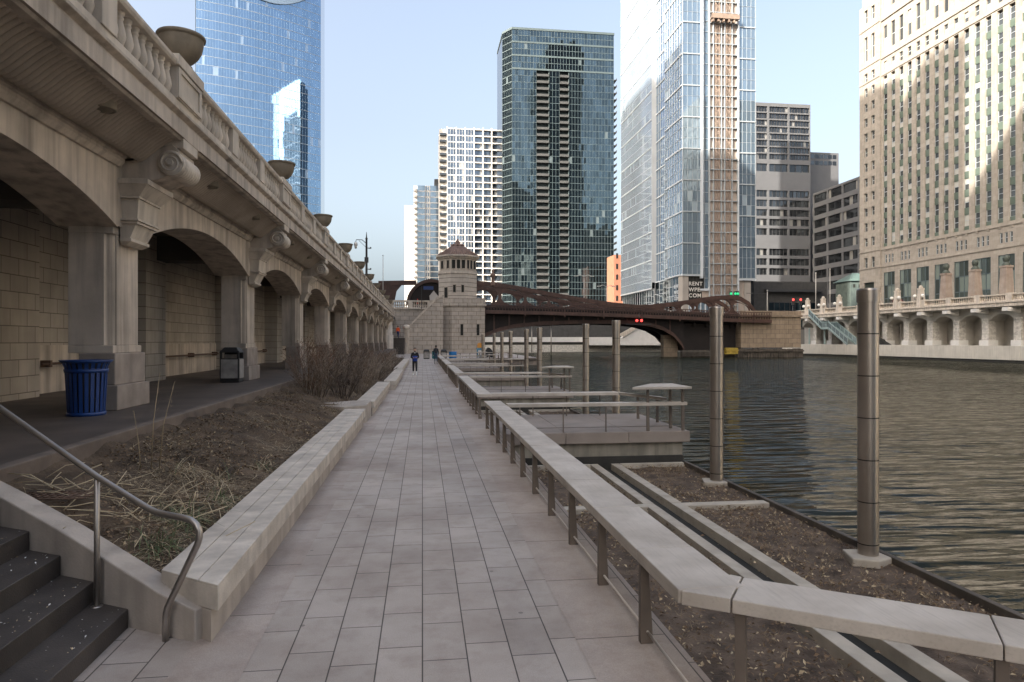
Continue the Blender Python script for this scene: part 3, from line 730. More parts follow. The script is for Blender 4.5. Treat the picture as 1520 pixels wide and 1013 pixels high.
b = MB(); b.prismZ(octa(3.9), 17.2, 17.5); b.prismZ(octa(4.25), 17.5, 17.75); b.build('eaves', 'conc_lt', t)
b = MB()
def ocone(r0, z0, r1, z1):
    A, B = octa(r0), octa(r1)
    for i in range(8):
        j = (i+1) % 8; b.quad((*A[i], z0), (*A[j], z0), (*B[j], z1), (*B[i], z1))
        for q in range(7):      # raised tile ribs
            f = (q+.5)/7; p0 = Vector((*A[i], z0)).lerp(Vector((*A[j], z0)), f); p1 = Vector((*B[i], z1)).lerp(Vector((*B[j], z1)), f)
            b.tube([p0, p1], .09, 5)
ocone(4.15, 17.75, 1.1, 19.7)
rf = b.build('roof', 'roof', t)
b = MB(); b.lathe([(1.15, 19.6), (1.2, 19.8), (.7, 20.1), (.45, 20.2), (.5, 20.5), (.3, 20.7), (.12, 21.1)], (TXc, TYc, 0), 12)
for i in range(8): b.ball((TXc+1.1*math.cos(R(45*i)), TYc+1.1*math.sin(R(45*i)), 19.9), .22, 8)
b.build('finial', 'roof', rf)
def octwin(face, off, z0, z1, w, name='window'):
    a = R(face); n = Vector((math.cos(a), math.sin(a), 0)); u = Vector((-n.y, n.x, 0))
    ap = 3.58*math.cos(R(22.5)) if z0 > 15 else 3.72*math.cos(R(22.5))
    o = Vector((TXc, TYc, 0))+n*ap
    f = MB(); f.fbox(o, u, n, off-w/2-.1, off+w/2+.1, z0-.1, z0, .0, .12); f.fbox(o, u, n, off-w/2-.1, off+w/2+.1, z1, z1+.1, .0, .12)
    f.fbox(o, u, n, off-w/2-.1, off-w/2, z0, z1, 0, .1); f.fbox(o, u, n, off+w/2, off+w/2+.1, z0, z1, 0, .1)
    wo = f.build(name, 'conc', t)
    p = MB(); p.fbox(o, u, n, off-w/2, off+w/2, z0, z1, .01, .03); p.build('pane', 'slot', wo)
for off in (-.88, 0, .88): octwin(-90, off, 15.3, 16.85, .60); octwin(-45, off, 15.3, 16.85, .60)
for off in (-.7, .7): octwin(-135, off, 15.35, 16.75, .6)
octwin(-135, .35, 10.0, 11.9, .8, 'door')
for off in (-.75, .75): octwin(-90, off, 11.0, 12.3, .45)
for x in (7.0, 9.9):
    f = MB(); f.box(x-.40, x-.25, 122.1, 122.3, 3.2, 5.2); f.box(x+.25, x+.40, 122.1, 122.3, 3.2, 5.2); f.box(x-.40, x+.40, 122.08, 122.3, 5.2, 5.4); f.box(x-.40, x+.40, 122.05, 122.3, 3.0, 3.2); wo = f.build('window', 'ashlar', t)
    p = MB(); p.box(x-.25, x+.25, 122.18, 122.195, 3.2, 5.2); p.build('pane', 'slot', wo)

# stair up to the street, its stone side wall and the street balustrade behind
t = thing('street_stair', 'stone stair with a sloping solid parapet climbing to the bridge beside the tower', 'stairs', (-1, 120, 0))
b = MB(); b.prismY([(-2.6, 0), (3.4, 0), (3.58, 0), (3.58, 9.9), (3.3, 9.9), (2.6, 9.6), (-2.3, 4.6), (-2.6, 4.6)], 121.0, 121.8); b.build('side_wall', 'ashlar', t)
b = MB(); b.prismY([(3.5, 9.9), (3.5, 10.35), (2.7, 10.15), (-2.25, 5.05), (-2.7, 5.05), (-2.7, 4.6), (-2.3, 4.6), (2.6, 9.6), (3.3, 9.9)][::-1], 120.85, 121.95); b.build('parapet_cap', 'conc_lt', t)
b = MB(); b.box(-3.1, -2.3, 120.6, 121.9, 0, 4.6); b.lathe([(.48, 0), (.48, 4.2), (.62, 4.35), (.62, 4.75), (.45, 5.0), (.05, 5.08)], (-2.75, 121.0, 0), 14); b.build('newel', 'conc_lt', t)
for k in range(16):
    b = MB(); b.box(-5.2, -3.05, 113.5+k*.42, 121.9, .17*k, .17*(k+1)); b.build('step', 'step', t)
for k in range(22):
    b = MB(); b.box(-3.2+k*.3, 3.6, 122.0, 123.4, 2.7+.26*k, 2.7+.26*(k+1)); b.build('step', 'step', t)
b = MB(); b.tube([(-3.05, 121.95, 3.9), (3.2, 121.95, 10.2)], .05, 6); b.build('handrail', 'rod', t)
t = thing('street_wall', 'stone retaining wall with a balustrade along the street behind the stair', 'wall', (-2, 126, 0))
b = MB(); b.box(-9, 3.4, 126, 127, -.5, 8.0); b.build('wall', 'ashlar', t)
b = MB(); b.box(-9, 3.4, 125.75, 127.1, 8.0, 8.35); b.box(-9, 3.4, 125.9, 126.7, 9.35, 9.65); b.build('coping', 'conc_lt', t)
for x in (-5.6, -2.2, 1.4):
    b = MB(); b.box(x-.45, x+.45, 125.85, 126.75, 8.35, 9.35); b.build('pedestal', 'conc_lt', t)
for x0 in (-5.15, -1.75):
    for i in range(7):
        b = MB(); b.lathe([(.16, 8.35), (.11, 8.45), (.2, 8.7), (.1, 9.1), (.16, 9.35)], (x0+.25+i*.4, 126.3, 0), 8); b.build('baluster', 'conc_lt', t)
t = thing('stair_abutment', 'round-ended pale stone abutment closing the far end of the arcade', 'abutment', (-6.5, 108, 0))
b = MB(); b.lathe([(1.85, -.1), (1.85, 3.2), (1.7, 3.2), (1.7, 6.6), (2.0, 6.7), (2.0, 7.2), (1.75, 7.2), (1.75, 8.3), (1.95, 8.35), (1.95, 8.7)], (-6.55, 113, 0), 28); b.build('drum', 'conc_lt', t)
b = MB(); b.box(-9.5, -6.5, 112.2, 126, -.1, 6.9); b.build('flank_wall', 'conc_lt', t)
b = MB(); b.box(-6.7, -5.9, 111.2, 111.5, 3.3, 6.0); b.build('plaque', 'grey_st', t)

# ================================================================ BRIDGE
BY0, BY1 = 126.6, 137.5
t = thing('truss_bridge', 'dark red brown steel bascule bridge with curved trusses spanning the river', 'bridge', (40, 132, 7))
def bxp(px): return atY(px, BY0)
topc = []
for px, py in [(705, 417), (728, 419), (750, 422), (775, 426), (800, 431), (825, 435.5), (850, 440), (875, 444.5), (900, 448), (925, 451), (945, 453), (965, 452.5), (985, 450.5), (1005, 448), (1025, 445.5), (1045, 442), (1065, 439.5), (1085, 438.5), (1100, 441), (1112, 448), (1120, 458), (1124, 466)]:
    x, zc = bxp(px); topc.append((x, zz(py, zc)))
def lerp_poly(P, x):
    for (a, za), (c, zc) in zip(P[:-1], P[1:]):
        if a <= x <= c: return za+(zc-za)*(x-a)/(c-a)
    return P[0][1] if x < P[0][0] else P[-1][1]
dk = []
for px, py in [(690, 461), (712, 462), (800, 464), (900, 467), (1000, 471), (1110, 476)]:
    x, zc = bxp(px); dk.append((x, zz(py, zc)))
XB0, XB1 = topc[0][0], topc[-1][0]
deck = lambda x: lerp_poly(dk, x)
bz = lambda x: deck(x)+1.2
def truss(y0, y1, name):
    b = MB(); n = len(topc)
    for (xa, za), (xb, zb) in zip(topc[:-1], topc[1:]):   # top chord
        b.prismY([(xa, za-.8), (xb, zb-.8), (xb, zb), (xa, za)], y0, y1)
    tr = b.build('top_chord', 'bridge', t)
    b = MB()
    for i in range(12):
        a, c = XB0+(XB1-XB0)*i/12, XB0+(XB1-XB0)*(i+1)/12; b.prismY([(a, deck(a)-.1), (c, deck(c)-.1), (c, bz(c)-.1), (a, bz(a)-.1)], y0+.1, y1-.1)
    b.build('bottom_chord', 'bridge_shade', tr)
    # end hump as a solid curved plate with two openings
    xs = [XB0+.1]
    pan = []
    for px in (705, 742, 780, 815, 850, 890, 930): pan.append(bxp(px)[0])
    pan2 = [bxp(px)[0] for px in (960, 985, 1010, 1035, 1060, 1087, 1114)]
    yy0, yy1 = y0+.12, y1-.12
    for P in (pan, pan2):
        b = MB()
        for a, c in zip(P[:-1], P[1:]):
            # plate with an elliptical hole
            zt_a, zt_c = lerp_poly(topc, a)-.75, lerp_poly(topc, c)-.75; zb_a, zb_c = bz(a)-.1, bz(c)-.1
            hgt = min(zt_a-zb_a, zt_c-zb_c)
            if hgt < .45: 
                if max(zt_a-zb_a, zt_c-zb_c) > .1: b.prismY([(a, zb_a), (c, zb_c), (c, max(zt_c, zb_c+.02)), (a, max(zt_a, zb_a+.02))], yy0, yy1)
                continue
            N = 24; cx = (a+c)/2; cz = ((zt_a+zb_a)/2+(zt_c+zb_c)/2)/2; rx = (c-a)/2*.90; rz = (zt_a-zb_a+zt_c-zb_c)/4*.97
            slope = ((zt_c+zb_c)-(zt_a+zb_a))/2/(c-a)
            outer, inner = [], []
            for i in range(N):
                an = 2*math.pi*i/N; ca, sa = math.cos(an), math.sin(an)
                inner.append((cx+rx*ca, cz+slope*rx*ca+rz*sa))
                k = 1/max(abs(ca), abs(sa)); px_ = cx+(c-a)/2*ca*k; q = (px_-a)/(c-a)
                top = zt_a+(zt_c-zt_a)*q; bot = zb_a+(zb_c-zb_a)*q; m_ = (top+bot)/2
                outer.append((px_, m_+(top-bot)/2*sa*k))
            for i in range(N):
                j = (i+1) % N
                b.prismY([outer[i], outer[j], inner[j], inner[i]], yy0, yy1)
        b.build('web', 'bridge', tr)
    return tr
truss(BY0, BY0+.6, 'near'); truss(BY1-.6, BY1, 'far')
# deck, side girder with lattice parapet
b = MB(); xs = [XB0-2+(XB1+2-XB0+2)*i/16 for i in range(17)]
for a, c in zip(xs[:-1], xs[1:]): b.prismY([(a, deck(a)-.75), (c, deck(c)-.75), (c, deck(c)-.1), (a, deck(a)-.1)], BY0+.61, BY1-.61)
b.build('deck', 'bridge_shade', t)
for y0, y1 in ((BY0-1.9, BY0-.02), (BY1+.02, BY1+1.9)):
    b = MB()
    for a, c in zip(xs[:-1], xs[1:]): b.prismY([(a, deck(a)-.45), (c, deck(c)-.45), (c, deck(c)), (a, deck(a))], y0, y1)
    b.build('footway', 'bridge', t)
y = BY0-1.9
b = MB()
for a, c in zip(xs[:-1], xs[1:]):
    b.prismY([(a, deck(a)-.55), (c, deck(c)-.55), (c, deck(c)+.12), (a, deck(a)+.12)], y-.1, y-.002)
    b.prismY([(a, deck(a)+1.35), (c, deck(c)+1.35), (c, deck(c)+1.5), (a, deck(a)+1.5)], y-.12, y)
    b.prismY([(a, deck(a)+.7), (c, deck(c)+.7), (c, deck(c)+.78), (a, deck(a)+.78)], y-.08, y-.02)
    m_ = 7
    for i in range(m_):
        p, q = a+(c-a)*i/m_, a+(c-a)*(i+1)/m_
        b.prismY([(p, deck(p)+.12), (p+.1, deck(p)+.12), (p+.1, deck(p)+1.36), (p, deck(p)+1.36)], y-.07, y-.03)
        b.tube([(p+.05, y-.05, deck(p)+.15), (q+.05, y-.05, deck(q)+1.35)], .035, 4); b.tube([(p+.05, y-.05, deck(p)+1.35), (q+.05, y-.05, deck(q)+.15)], .035, 4)
b.build('parapet', 'bridge', t)
for i in range(1, 16, 2):
    x = xs[i]; b = MB(); b.box(x-.12, x+.12, y-.2, y-.1, deck(x)-.9, deck(x)+1.3); b.build('parapet_post', 'bridge', t)
# underside: arched girders and cross beams
bot = []
for px, py in [(711, 507), (722, 500), (740, 493), (765, 487), (800, 483.5), (850, 481.5), (900, 481), (940, 482), (965, 485), (985, 491), (1000, 500), (1012, 514), (1016, 522)]:
    x, zc = bxp(px); bot.append((x, zz(py, zc)))
for y0 in (BY0, BY0+5, BY1-.5):
    b = MB()
    for (xa, za), (xb, zb) in zip(bot[:-1], bot[1:]):
        b.prismY([(xa, za), (xb, zb), (xb, min(zb+.7, deck(xb)-.76)), (xa, min(za+.7, deck(xa)-.76))], y0, y0+.5)
    n = 14
    for i in range(1, n):
        x = bot[0][0]+(bot[-1][0]-bot[0][0])*i/n; z = lerp_poly(bot, x)
        b.box(x-.14, x+.14, y0+.1, y0+.4, z+.5, deck(x)-.7)
    b.build('arched_girder', 'bridge_shade' if y0 > BY0 else 'bridge', t)
    b = MB()
    for (xa, za), (xb, zb) in zip(bot[:-1], bot[1:]): b.prismY([(xa, min(za+.7, deck(xa)-.76)), (xb, min(zb+.7, deck(xb)-.76)), (xb, deck(xb)-.755), (xa, deck(xa)-.755)], y0+.2, y0+.3)
    b.build('girder_shade_fill', 'bridge_shade', t)  # solid dark plate added to fill the gap below the deck with shade
b = MB()
for i in range(1, 22):
    x = XB0+(XB1-XB0)*i/22; b.box(x-.2, x+.2, BY0+.5, BY1-.5, deck(x)-1.7, deck(x)-.76)
b.build('cross_beams', 'bridge_shade', t)
xh0, xh1 = bxp(1016)[0], bxp(1104)[0]
b = MB(); b.prismY([(xh0, .3), (xh1, .3), (xh1, 5.4), (bxp(985)[0], 5.7), (bxp(1000)[0], 4.6), (bxp(1012)[0], 2.2)], BY0+1.2, BY1-1); b.build('counterweight', 'bridge_shade', t)
b = MB(); b.prismY([(XB0-1.5, .2), (XB0+.8, .2), (XB0+1.5, 3.5), (XB0+6, 6.2), (XB0-1.5, 6.2)], BY0+1.2, BY1-1); b.build('tail_girder', 'bridge_shade', t)
for dx_ in (-.42, .42):
    pass
sgx, sgz = bxp(943.5)[0], zz(477, bxp(943.5)[1])
sg = MB(); sg.box(sgx-2.4, sgx+2.4, BY0-2.1, BY0-1.95, sgz-.75, sgz-.6); sg.tube([(sgx, BY0-2.02, sgz-.6), (sgx, BY0-2.02, sgz+1.4)], .06, 6)
sgo = sg.build('signal_bracket', 'lampmetal', t)
MT['redlamp'] = emit('red_signal', (1, .06, .05), .9); MT['greenlamp'] = emit('green_signal', (.02, .40, .15), .45)
for d_ in (-.45, .45):
    b = MB(); b.ball((sgx+d_, BY0-2.2, sgz), .26, 10); b.build('signal_light', 'redlamp', sgo)
# second, smaller pair of trusses on the street side of the tower
t = thing('approach_truss', 'dark red steel truss end with round openings rising behind the street balustrade', 'bridge', (-2, 133, 8))
def plateholes(name, y0, y1, poly, mat_='bridge'):
    b = MB(); b.prismY(poly, y0, y1); return b.build(name, mat_, t)
arc = [(1.8+4.9*math.cos(R(a)), 9.2+5.0*math.sin(R(a))) for a in range(180, -1, -10)]
arci = [(1.8+4.3*math.cos(R(a)), 9.2+4.4*math.sin(R(a))) for a in range(180, -1, -10)]
b = MB()
for i in range(len(arc)-1): b.prismY([arci[i], arci[i+1], arc[i+1], arc[i]], 133, 134.2)
b.build('curved_chord', 'bridge', t)
b = MB(); b.prismY([(1.8-4.3, 8), (1.8+4.3, 8)]+arci[::-1], 133.5, 133.8); b.build('web', 'bridge_shade', t)
b = MB(); b.prismY([(-8.5, 13.1), (-1.2, 13.2), (-1.2, 14.1), (-8.5, 13.9)], 135, 135.8)
b.prismY([(-8.5, 8), (-6.2, 8), (-5.4, 10), (-5.0, 12), (-4.0, 13.2), (-8.5, 13.2)], 135.1, 135.7); b.build('portal_plate', 'bridge', t)

# ================================================================ NORTH ABUTMENT, SEAWALL, UPPER STREET
xa0, xa1 = atY(1100, 125.5)[0], atY(1189, 125.5)[0]
t = thing('bridge_abutment', 'tan stone bridge pier standing in the river under the north end of the bridge', 'abutment', ((xa0+xa1)/2, 130, -1))
b = MB(); b.box(xa0, xa1, 125.5, 142, .9, 6.9); b.build('masonry', 'pier', t, .05)
b = MB(); b.box(xa0-.1, xa1+.2, 125.2, 142.1, 6.9, 7.3); b.box(xa0, xa1+.05, 125.45, 126.1, 7.3, 8.1); b.build('coping', 'pier', t, .04)
b = MB()
for i in range(26):
    x = xa0-1+(xa1-xa0+1.2)*i/26; b.box(x+.04, x+(xa1-xa0)/26, 124.9+rnd.uniform(0, .12), 125.48, -2, .75+rnd.uniform(-.15, .1))
b.box(xa0-1, xa1+.2, 124.7, 124.9, .15, .4); b.build('fender', 'timber', t)
b = MB(); b.box(xa0-12, xa0-1.2, 125.6, 126.2, -2, .2)
for i in range(4): b.box(xa0-12, xa0-1.2, 125.3, 125.6, -.7+.32*i, -.5+.32*i)
one('fender_raft', b, 'timber', 'low dark timber fender lying in the water beneath the bridge haunch', 'fender')
b = MB(); cx_ = atY(1084, 125)[0]; b.box(cx_-1.2, cx_+1.2, 124.2, 125.0, -.3, .9); b.box(cx_-1.3, cx_+1.3, 124.1, 124.3, .3, .5); one('yellow_buffer', b, mat('yellow_paint', (.42, .30, .05), .7, .3), 'yellow timber buffer box at the foot of the tan bridge pier', 'buffer')
b = MB(); cx_ = atY(994, 130)[0]; b.box(cx_-1.5, cx_+1.3, 129.2, 131, -1.5, 3.4); b.box(cx_-1.6, cx_+1.4, 129.1, 129.2, .3, 1.2); one('stone_dolphin', b, 'pier', 'small stone block in the water below the dark bridge haunch', 'pier block')

WX = 84.0
g = MB(); g.box(WX+.02, WX+60, -60, 185, -5, 1.3); struct('north_bank_ground', g, 'asph')
t = thing('seawall', 'long pale concrete seawall along the north bank of the river', 'wall', (WX, 90, -1))
ya = 150
for i in range(30):
    y1 = ya-8.0*i; 
    if y1 < -60: break
    b = MB(); b.box(WX-.6, WX+.9, y1-7.97, y1, -.55, 1.5); b.build('panel', 'seawall', t, .03)
b = MB(); b.box(WX-.45, WX+.2, -60, ya, -3, -.55); b.build('waterline', 'dirt_edge', t)

ARP = 5.78; ARY0 = 89.2
t = thing('north_arcade', 'pale stone lower street arcade across the river under a balustraded roadway', 'arcade', (87, 110, 1.5))
b = MB(); b.box(89.0, 89.5, -40, 150, 1.3, 7.3); b.build('back_wall', 'grey_st', t)
b = MB(); b.box(84.9, 100, -40, 150, 7.15, 7.55); b.build('road_slab', 'grey_st', t)
for k in range(-9, 10):
    y = ARY0+ARP*k
    b = MB()
    for i in range(8): b.box(86.2-rnd.uniform(0, .07), 87.4, y-.62-rnd.uniform(0, .06), y+.62+rnd.uniform(0, .06), 2.3+.42*i, 2.3+.42*i+.40)
    c_ = b.build('column', 'rough_st', t, .03)
    b = MB(); b.box(85.9, 87.6, y-.9, y+.9, 1.3, 2.3); b.build('foot', 'white', c_, .03)
    # arch ring and side wall of the vault
    b = MB(); n = 12; half = ARP/2-.62; h = 1.0; z0 = 5.3; rad = (half*half+h*h)/(2*h); m_ = y+ARP/2
    pts = [(m_-half+2*half*i/n, z0+h-rad+math.sqrt(max(0, rad*rad-(-half+2*half*i/n)**2))) for i in range(n+1)]
    for (p, zp), (q, zq) in zip(pts[:-1], pts[1:]):
        b.add([(86.4, p, zp), (86.4, q, zq), (86.4, q, 7.15), (86.4, p, 7.15), (88.99, p, zp), (88.99, q, zq)], [(0, 3, 2, 1), (0, 1, 5, 4)])
    b.box(86.4, 88.99, y-.62, y+.62, 5.66, 7.15); b.box(87.4, 88.98, y-.5, y+.5, 1.3, 5.7); b.build('vault', 'grey_st', t)
    b = MB(); b.prismY([(84.3, 7.15), (84.3, 6.85), (84.9, 6.6), (86.5, 6.3), (86.5, 7.15)][::-1], y-.4, y+.4); b.box(84.1, 84.9, y-.5, y+.5, 6.6, 7.14); b.build('bracket', 'white', t)
    b = MB(); b.box(84.7, 85.5, y-.55, y+.55, 8.02, 9.25); b.build('pedestal', 'conc_lt', t, .02)
    b = MB(); b.box(84.8, 85.35, y+.55, y+ARP-.55, 8.02, 8.25); b.box(84.75, 85.4, y+.55, y+ARP-.55, 8.95, 9.15)
    for i in range(11): q = y+.55+(ARP-1.1)*(i+.5)/11; b.lathe([(.1, 8.25), (.13, 8.45), (.07, 8.75), (.1, 8.95)], (85.07, q, 0), 6)
    b.build('balustrade', 'conc_lt', t)
b = MB(); b.prismY([(84.5, 7.3), (84.5, 7.8), (84.35, 7.85), (84.35, 8.02), (86.5, 8.02), (86.5, 7.3)][::-1], -40, 150); b.build('fascia', 'conc_lt', t)
g = MB(); g.box(86.5, 102, -40, 150, 7.56, 7.9); struct('north_street', g, 'asph')
# lamp pedestals with globes, pillars carrying bronze heads
MT['globe'] = mat('globe_glass', (.82, .80, .75), .3, .03, 5, 0)
MT['bronze'] = mat('green_bronze', (.07, .085, .07), .6, .3, 4)
MT['pinkst'] = mat('pink_stone', (.36, .30, .25), .85, .25, .8, .3, 8, streak=.5, stain=(.3, .18, .13))
lamps = [1199, 1222, 1246, 1303, 1332, 1367]
nl = ['leftmost, beside the glass stair', 'second from the glass stair', 'third from the glass stair', 'just right of the front steel pile', 'second to the right of the front steel pile', 'nearest the row of bronze heads']
for px, q in zip(lamps, nl):
    y, zc = atX(px, 85.1)
    t = thing('lamp_pedestal', 'stone pedestal with two white globe lamps, '+q, 'lamp', (85.1, y, 8), 'globe lamp pedestals on the north bank')
    b = MB(); b.prism([(0, 0), (1, 0), (1, 1), (0, 1)], lambda a, c: (84.55+1.1*a, y-.55+1.1*c, 8.0), lambda a, c: (84.75+.7*a, y-.35+.7*c, 11.0)); b.box(84.7, 85.5, y-.4, y+.4, 11.0, 11.3); b.ball((85.1, y, 11.45), .35, 8); b.build('pedestal', 'conc_lt', t)
    for d_ in (-.95, .95):
        b = MB(); b.ball((84.7, y+d_, 9.95), .32, 10); b.build('globe', 'globe', t)
        b = MB(); b.tube([(84.85, y+d_*.4, 9.2), (84.7, y+d_, 9.35), (84.7, y+d_, 9.65)], .06, 6); b.build('arm', 'lampmetal', t)
for px, q in zip((1404.5, 1447.6, 1494), ('leftmost of the row', 'middle one of the row in view', 'nearest the right edge')):
    y, zc = atX(px, 86.8); k_ = 1.0
    t = thing('bust_pillar', 'tall stone pillar carrying a dark bronze head, '+q, 'monument', (86.8, y, 8), 'bronze heads on pillars along the north bank')
    b = MB(); b.prism([(0, 0), (1, 0), (1, 1), (0, 1)], lambda a, c: (86.05+1.5*a, y-.75+1.5*c, 7.9), lambda a, c: (86.25+1.1*a, y-.55+1.1*c, 13.2)); b.box(86.15, 87.45, y-.65, y+.65, 13.2, 13.5); b.build('pillar', 'pinkst', t, .03)
    b = MB(); b.lathe([(.55, 13.5), (.62, 13.65), (.36, 13.95), (.30, 14.1)], (86.8, y, 0), 12); b.lathe([(.30, 14.05), (.40, 14.2), (.46, 14.45), (.47, 14.7), (.40, 14.95), (.22, 15.08), (.03, 15.1)], (86.8, y, 0), 14)
    b.lathe([(.02, -.02), (.09, .06), (.05, .2), (.02, .3)], (86.34, y, 14.45), 8); b.box(86.32, 86.42, y-.2, y-.1, 14.6, 14.68); b.box(86.32, 86.42, y+.1, y+.2, 14.6, 14.68); b.ball((86.8, y-.46, 14.55), .1, 6); b.ball((86.8, y+.46, 14.55), .1, 6)
    b.build('head', 'bronze', t)
# small service door and dark boat gear under the arcade
y, zc = atX(1334, 88.9)
t = thing('service_door', 'white service door with a dark pane under the north arcade', 'door', (89, y, 1.3))
b = MB(); b.box(88.85, 88.95, y-.7, y+.7, 1.3, 5.4); b.build('leaf', 'white', t)
b = MB(); b.box(88.80, 88.84, y-.35, y+.35, 3.6, 4.9); b.build('pane', 'slot', t)
b = MB(); b.prismX([(y-2.2, 1.5), (y+2.6, 1.5), (y+1.2, 2.9), (y-.2, 2.5), (y-.5, 2.2)], 85.0, 85.9); one('tarpaulin_heap', b, 'slot', 'dark covered heap on the seawall below the white service door', 'heap')
# glass-sided stair
t = thing('glass_stair', 'pale green steel stair with glass sides descending from the street to the seawall', 'stairs', (80, 127, 1.5))
MT['gstair'] = mat('green_steel', (.30, .38, .37), .5, .1, 2)
gs = [(atX(1190, 83.6)[0]-3.0, 8.0), (atX(1212, 83.6)[0]-2, 5.0), (atX(1222, 83.6)[0]-2, 5.0), (atX(1250, 83.6)[0]-2, 1.6)]
for xx in (83.4, 85.3):
    b = MB()
    for (p, zp), (q, zq) in zip(gs[:-1], gs[1:]):
        b.prismX([(p, zp-.35), (q, zq-.35), (q, zq+.05), (p, zp+.05)], xx, xx+.12)
        b.prismX([(p, zp+1.1), (q, zq+1.1), (q, zq+1.25), (p, zp+1.25)], xx, xx+.12)
        for i in range(6):
            f = i/5; b.box(xx+.02, xx+.1, p+(q-p)*f-.05, p+(q-p)*f+.05, zp+(zq-zp)*f, zp+(zq-zp)*f+1.15)
    so_ = b.build('stringer', 'gstair', t)
    b = MB()
    for (p, zp), (q, zq) in zip(gs[:-1], gs[1:]): b.prismX([(p, zp+.1), (q, zq+.1), (q, zq+1.08), (p, zp+1.08)], xx+.05, xx+.07)
    b.build('glass_panel', glassmat('stair_glass', (.32, .40, .42), .6, .1, bl=0), so_)
b = MB()
for (p, zp), (q, zq) in zip(gs[:-1], gs[1:]):
    n = max(2, int(abs(zq-zp)/.18))
    for i in range(n): b.box(83.53, 85.29, min(p+(q-p)*i/n, p+(q-p)*(i+1)/n), max(p+(q-p)*i/n, p+(q-p)*(i+1)/n), zp+(zq-zp)*(i+1)/n-.06, zp+(zq-zp)*(i+1)/n)
b.build('treads', 'gstair', t)
for q in (gs[1][0], gs[0][0]+1.0):
    b = MB(); b.box(84.1, 84.35, q-.12, q+.12, 1.3, 5.0); b.build('support', 'gstair', t)

# ================================================================ FAR BANK BEYOND THE BRIDGE
FY = 192.0
g = MB(); g.box(-60, 76, FY+.8, 560, -5, 3.2); struct('far_bank_ground', g, 'ground')
g = MB(); g.box(70, 900, 186, 900, -5, 5.5); struct('point_plaza', g, 'ground')
t = thing('far_seawall', 'pale far river wall with a railing seen under the bridge', 'wall', (20, FY, -1))
b = MB(); b.box(-60, 76, FY, FY+.8, -2, 1.1); b.build('wall', 'rough_st', t)
b = MB(); b.box(-60, 76, FY-.3, FY+.9, 1.9, 3.3); b.build('parapet', 'white', t)
x0 = atY(940, FY-3)[0]; x1 = atY(985, FY-3)[0]; x2 = atY(1010, FY-3)[0]
t = thing('ramp_building', 'white riverside ramp building with sloping stepped sides under the bridge', 'building', (x1, FY-2, 0))
b = MB(); b.prismY([(x0-14, 1.0), (x2+3, 1.0), (x2+3, 7.6), (x1-5, 7.6), (x0-3, 3.2), (x0-14, 3.2)], FY-3, FY-.3); b.build('wall', 'white', t)
b = MB(); b.prismY([(x0-3, 3.3), (x1-5, 7.7), (x1-5, 8.5), (x0-4.5, 4.0)], FY-3.4, FY-3.02); b.build('ramp_rail', 'conc_lt', t)
for i in range(3):
    b = MB(); b.box(x1-2+i*4.5, x1+i*4.5, FY-3.1, FY-3.02, 4.2+.2*i, 5.4+.2*i); b.build('opening', 'grey_st', t)
g = MB(); g.prismY([(-60, 3.2), (72, 3.2), (72, 9.2), (30, 9.6), (-60, 10.0)], FY+14, FY+60); struct('far_bank_slope', g, 'asph')
t = thing('dock_canopy', 'thin flat pale canopy on slender posts by the far river wall', 'canopy', (16, FY-4, 3))
xq = atY(790, 150)[0]; xr = atY(822, 150)[0]
b = MB(); b.prismY([(xq-3, 6.2), (xr+2, 6.5), (xr+2, 6.75), (xq-3, 6.5)], 149, 152); b.build('roof', 'white', t)
for x in (xq, xr-.5):
    b = MB(); b.tube([(x, 150.5, -2), (x, 150.5, 6.3)], .12, 8); b.build('post', 'pile', t)
# timber dock face at the end of the walk
t = thing('dock_wall', 'weathered timber sheet dock wall at the far end of the walk', 'wall', (10, 88, 0))
b = MB()
for i in range(26):
    x = 4.7+.4*i; b.box(x, x+.37, 87.75+rnd.uniform(0, .06), 87.98, -2, -.02+rnd.uniform(-.06, .06))
b.build('planking', 'deckfas', t)
b = MB(); b.box(4.65, 15.2, 87.6, 87.74, -.3, -.12); b.build('waler', 'timber', t)
t = thing('dock_railing', 'low board railing on the dock at the far end of the walk', 'railing', (10, 88.5, 0))
b = MB(); b.box(4.7, 15, 88.2, 88.5, .66, .74); b.build('board', 'wood', t)
for i in range(9):
    b = MB(); b.box(4.8+i*1.25, 4.88+i*1.25, 88.3, 88.36, 0, .66); b.build('post', 'post', t)
# ================================================================ BUILDINGS
MT['g_blue'] = glassmat('blue_curtain_glass', (.29, .42, .57), 1.0, .03, (.35, .46, .60), .03, .08)
MT['g_green'] = glassmat('green_curtain_glass', (.082, .122, .150), .95, .03, (.12, .15, .16), .03, .35)
MT['g_pale'] = glassmat('pale_curtain_glass', (.22, .30, .38), .62, .03, (.30, .37, .42), .05, .15)
MT['g_dark'] = glassmat('office_glass', (.10, .11, .12), .85, .06, (.30, .29, .27), .08, .4)
MT['g_win'] = glassmat('sash_glass', (.12, .13, .13), .5, .08, (.55, .53, .48), .30, .4)
MT['mull'] = mat('pale_mullion', (.50, .53, .56), .5, .05, .2, 0); MT['mull_e'] = mat('grey_mullion', (.34, .37, .39), .5, .05, .2, 0)
MT['mull_g'] = mat('green_mullion', (.07, .095, .10), .5, .1, .2, 0)
MT['slab'] = mat('balcony_slab', (.05, .052, .052), .8, .15, .2, 0)
MT['wslab'] = mat('white_slab', (.60, .575, .54), .7, .06, .2, 0)
MT['lime'] = blockmat('limestone_facing', (.37, .33, .28), (.27, .24, .20), 1.6, .8, 'YZ', .012, .08, streak=.2)
MT['spandrel'] = mat('green_spandrel', (.085, .115, .09), .7, .15, .5, 0)
MT['greywall'] = mat('grey_precast', (.105, .107, .112), .8, .06, .3, .1, 6)
MT['hoist'] = mat('brown_hoist_mesh', (.27, .20, .155), .7, .25, .4, 0)
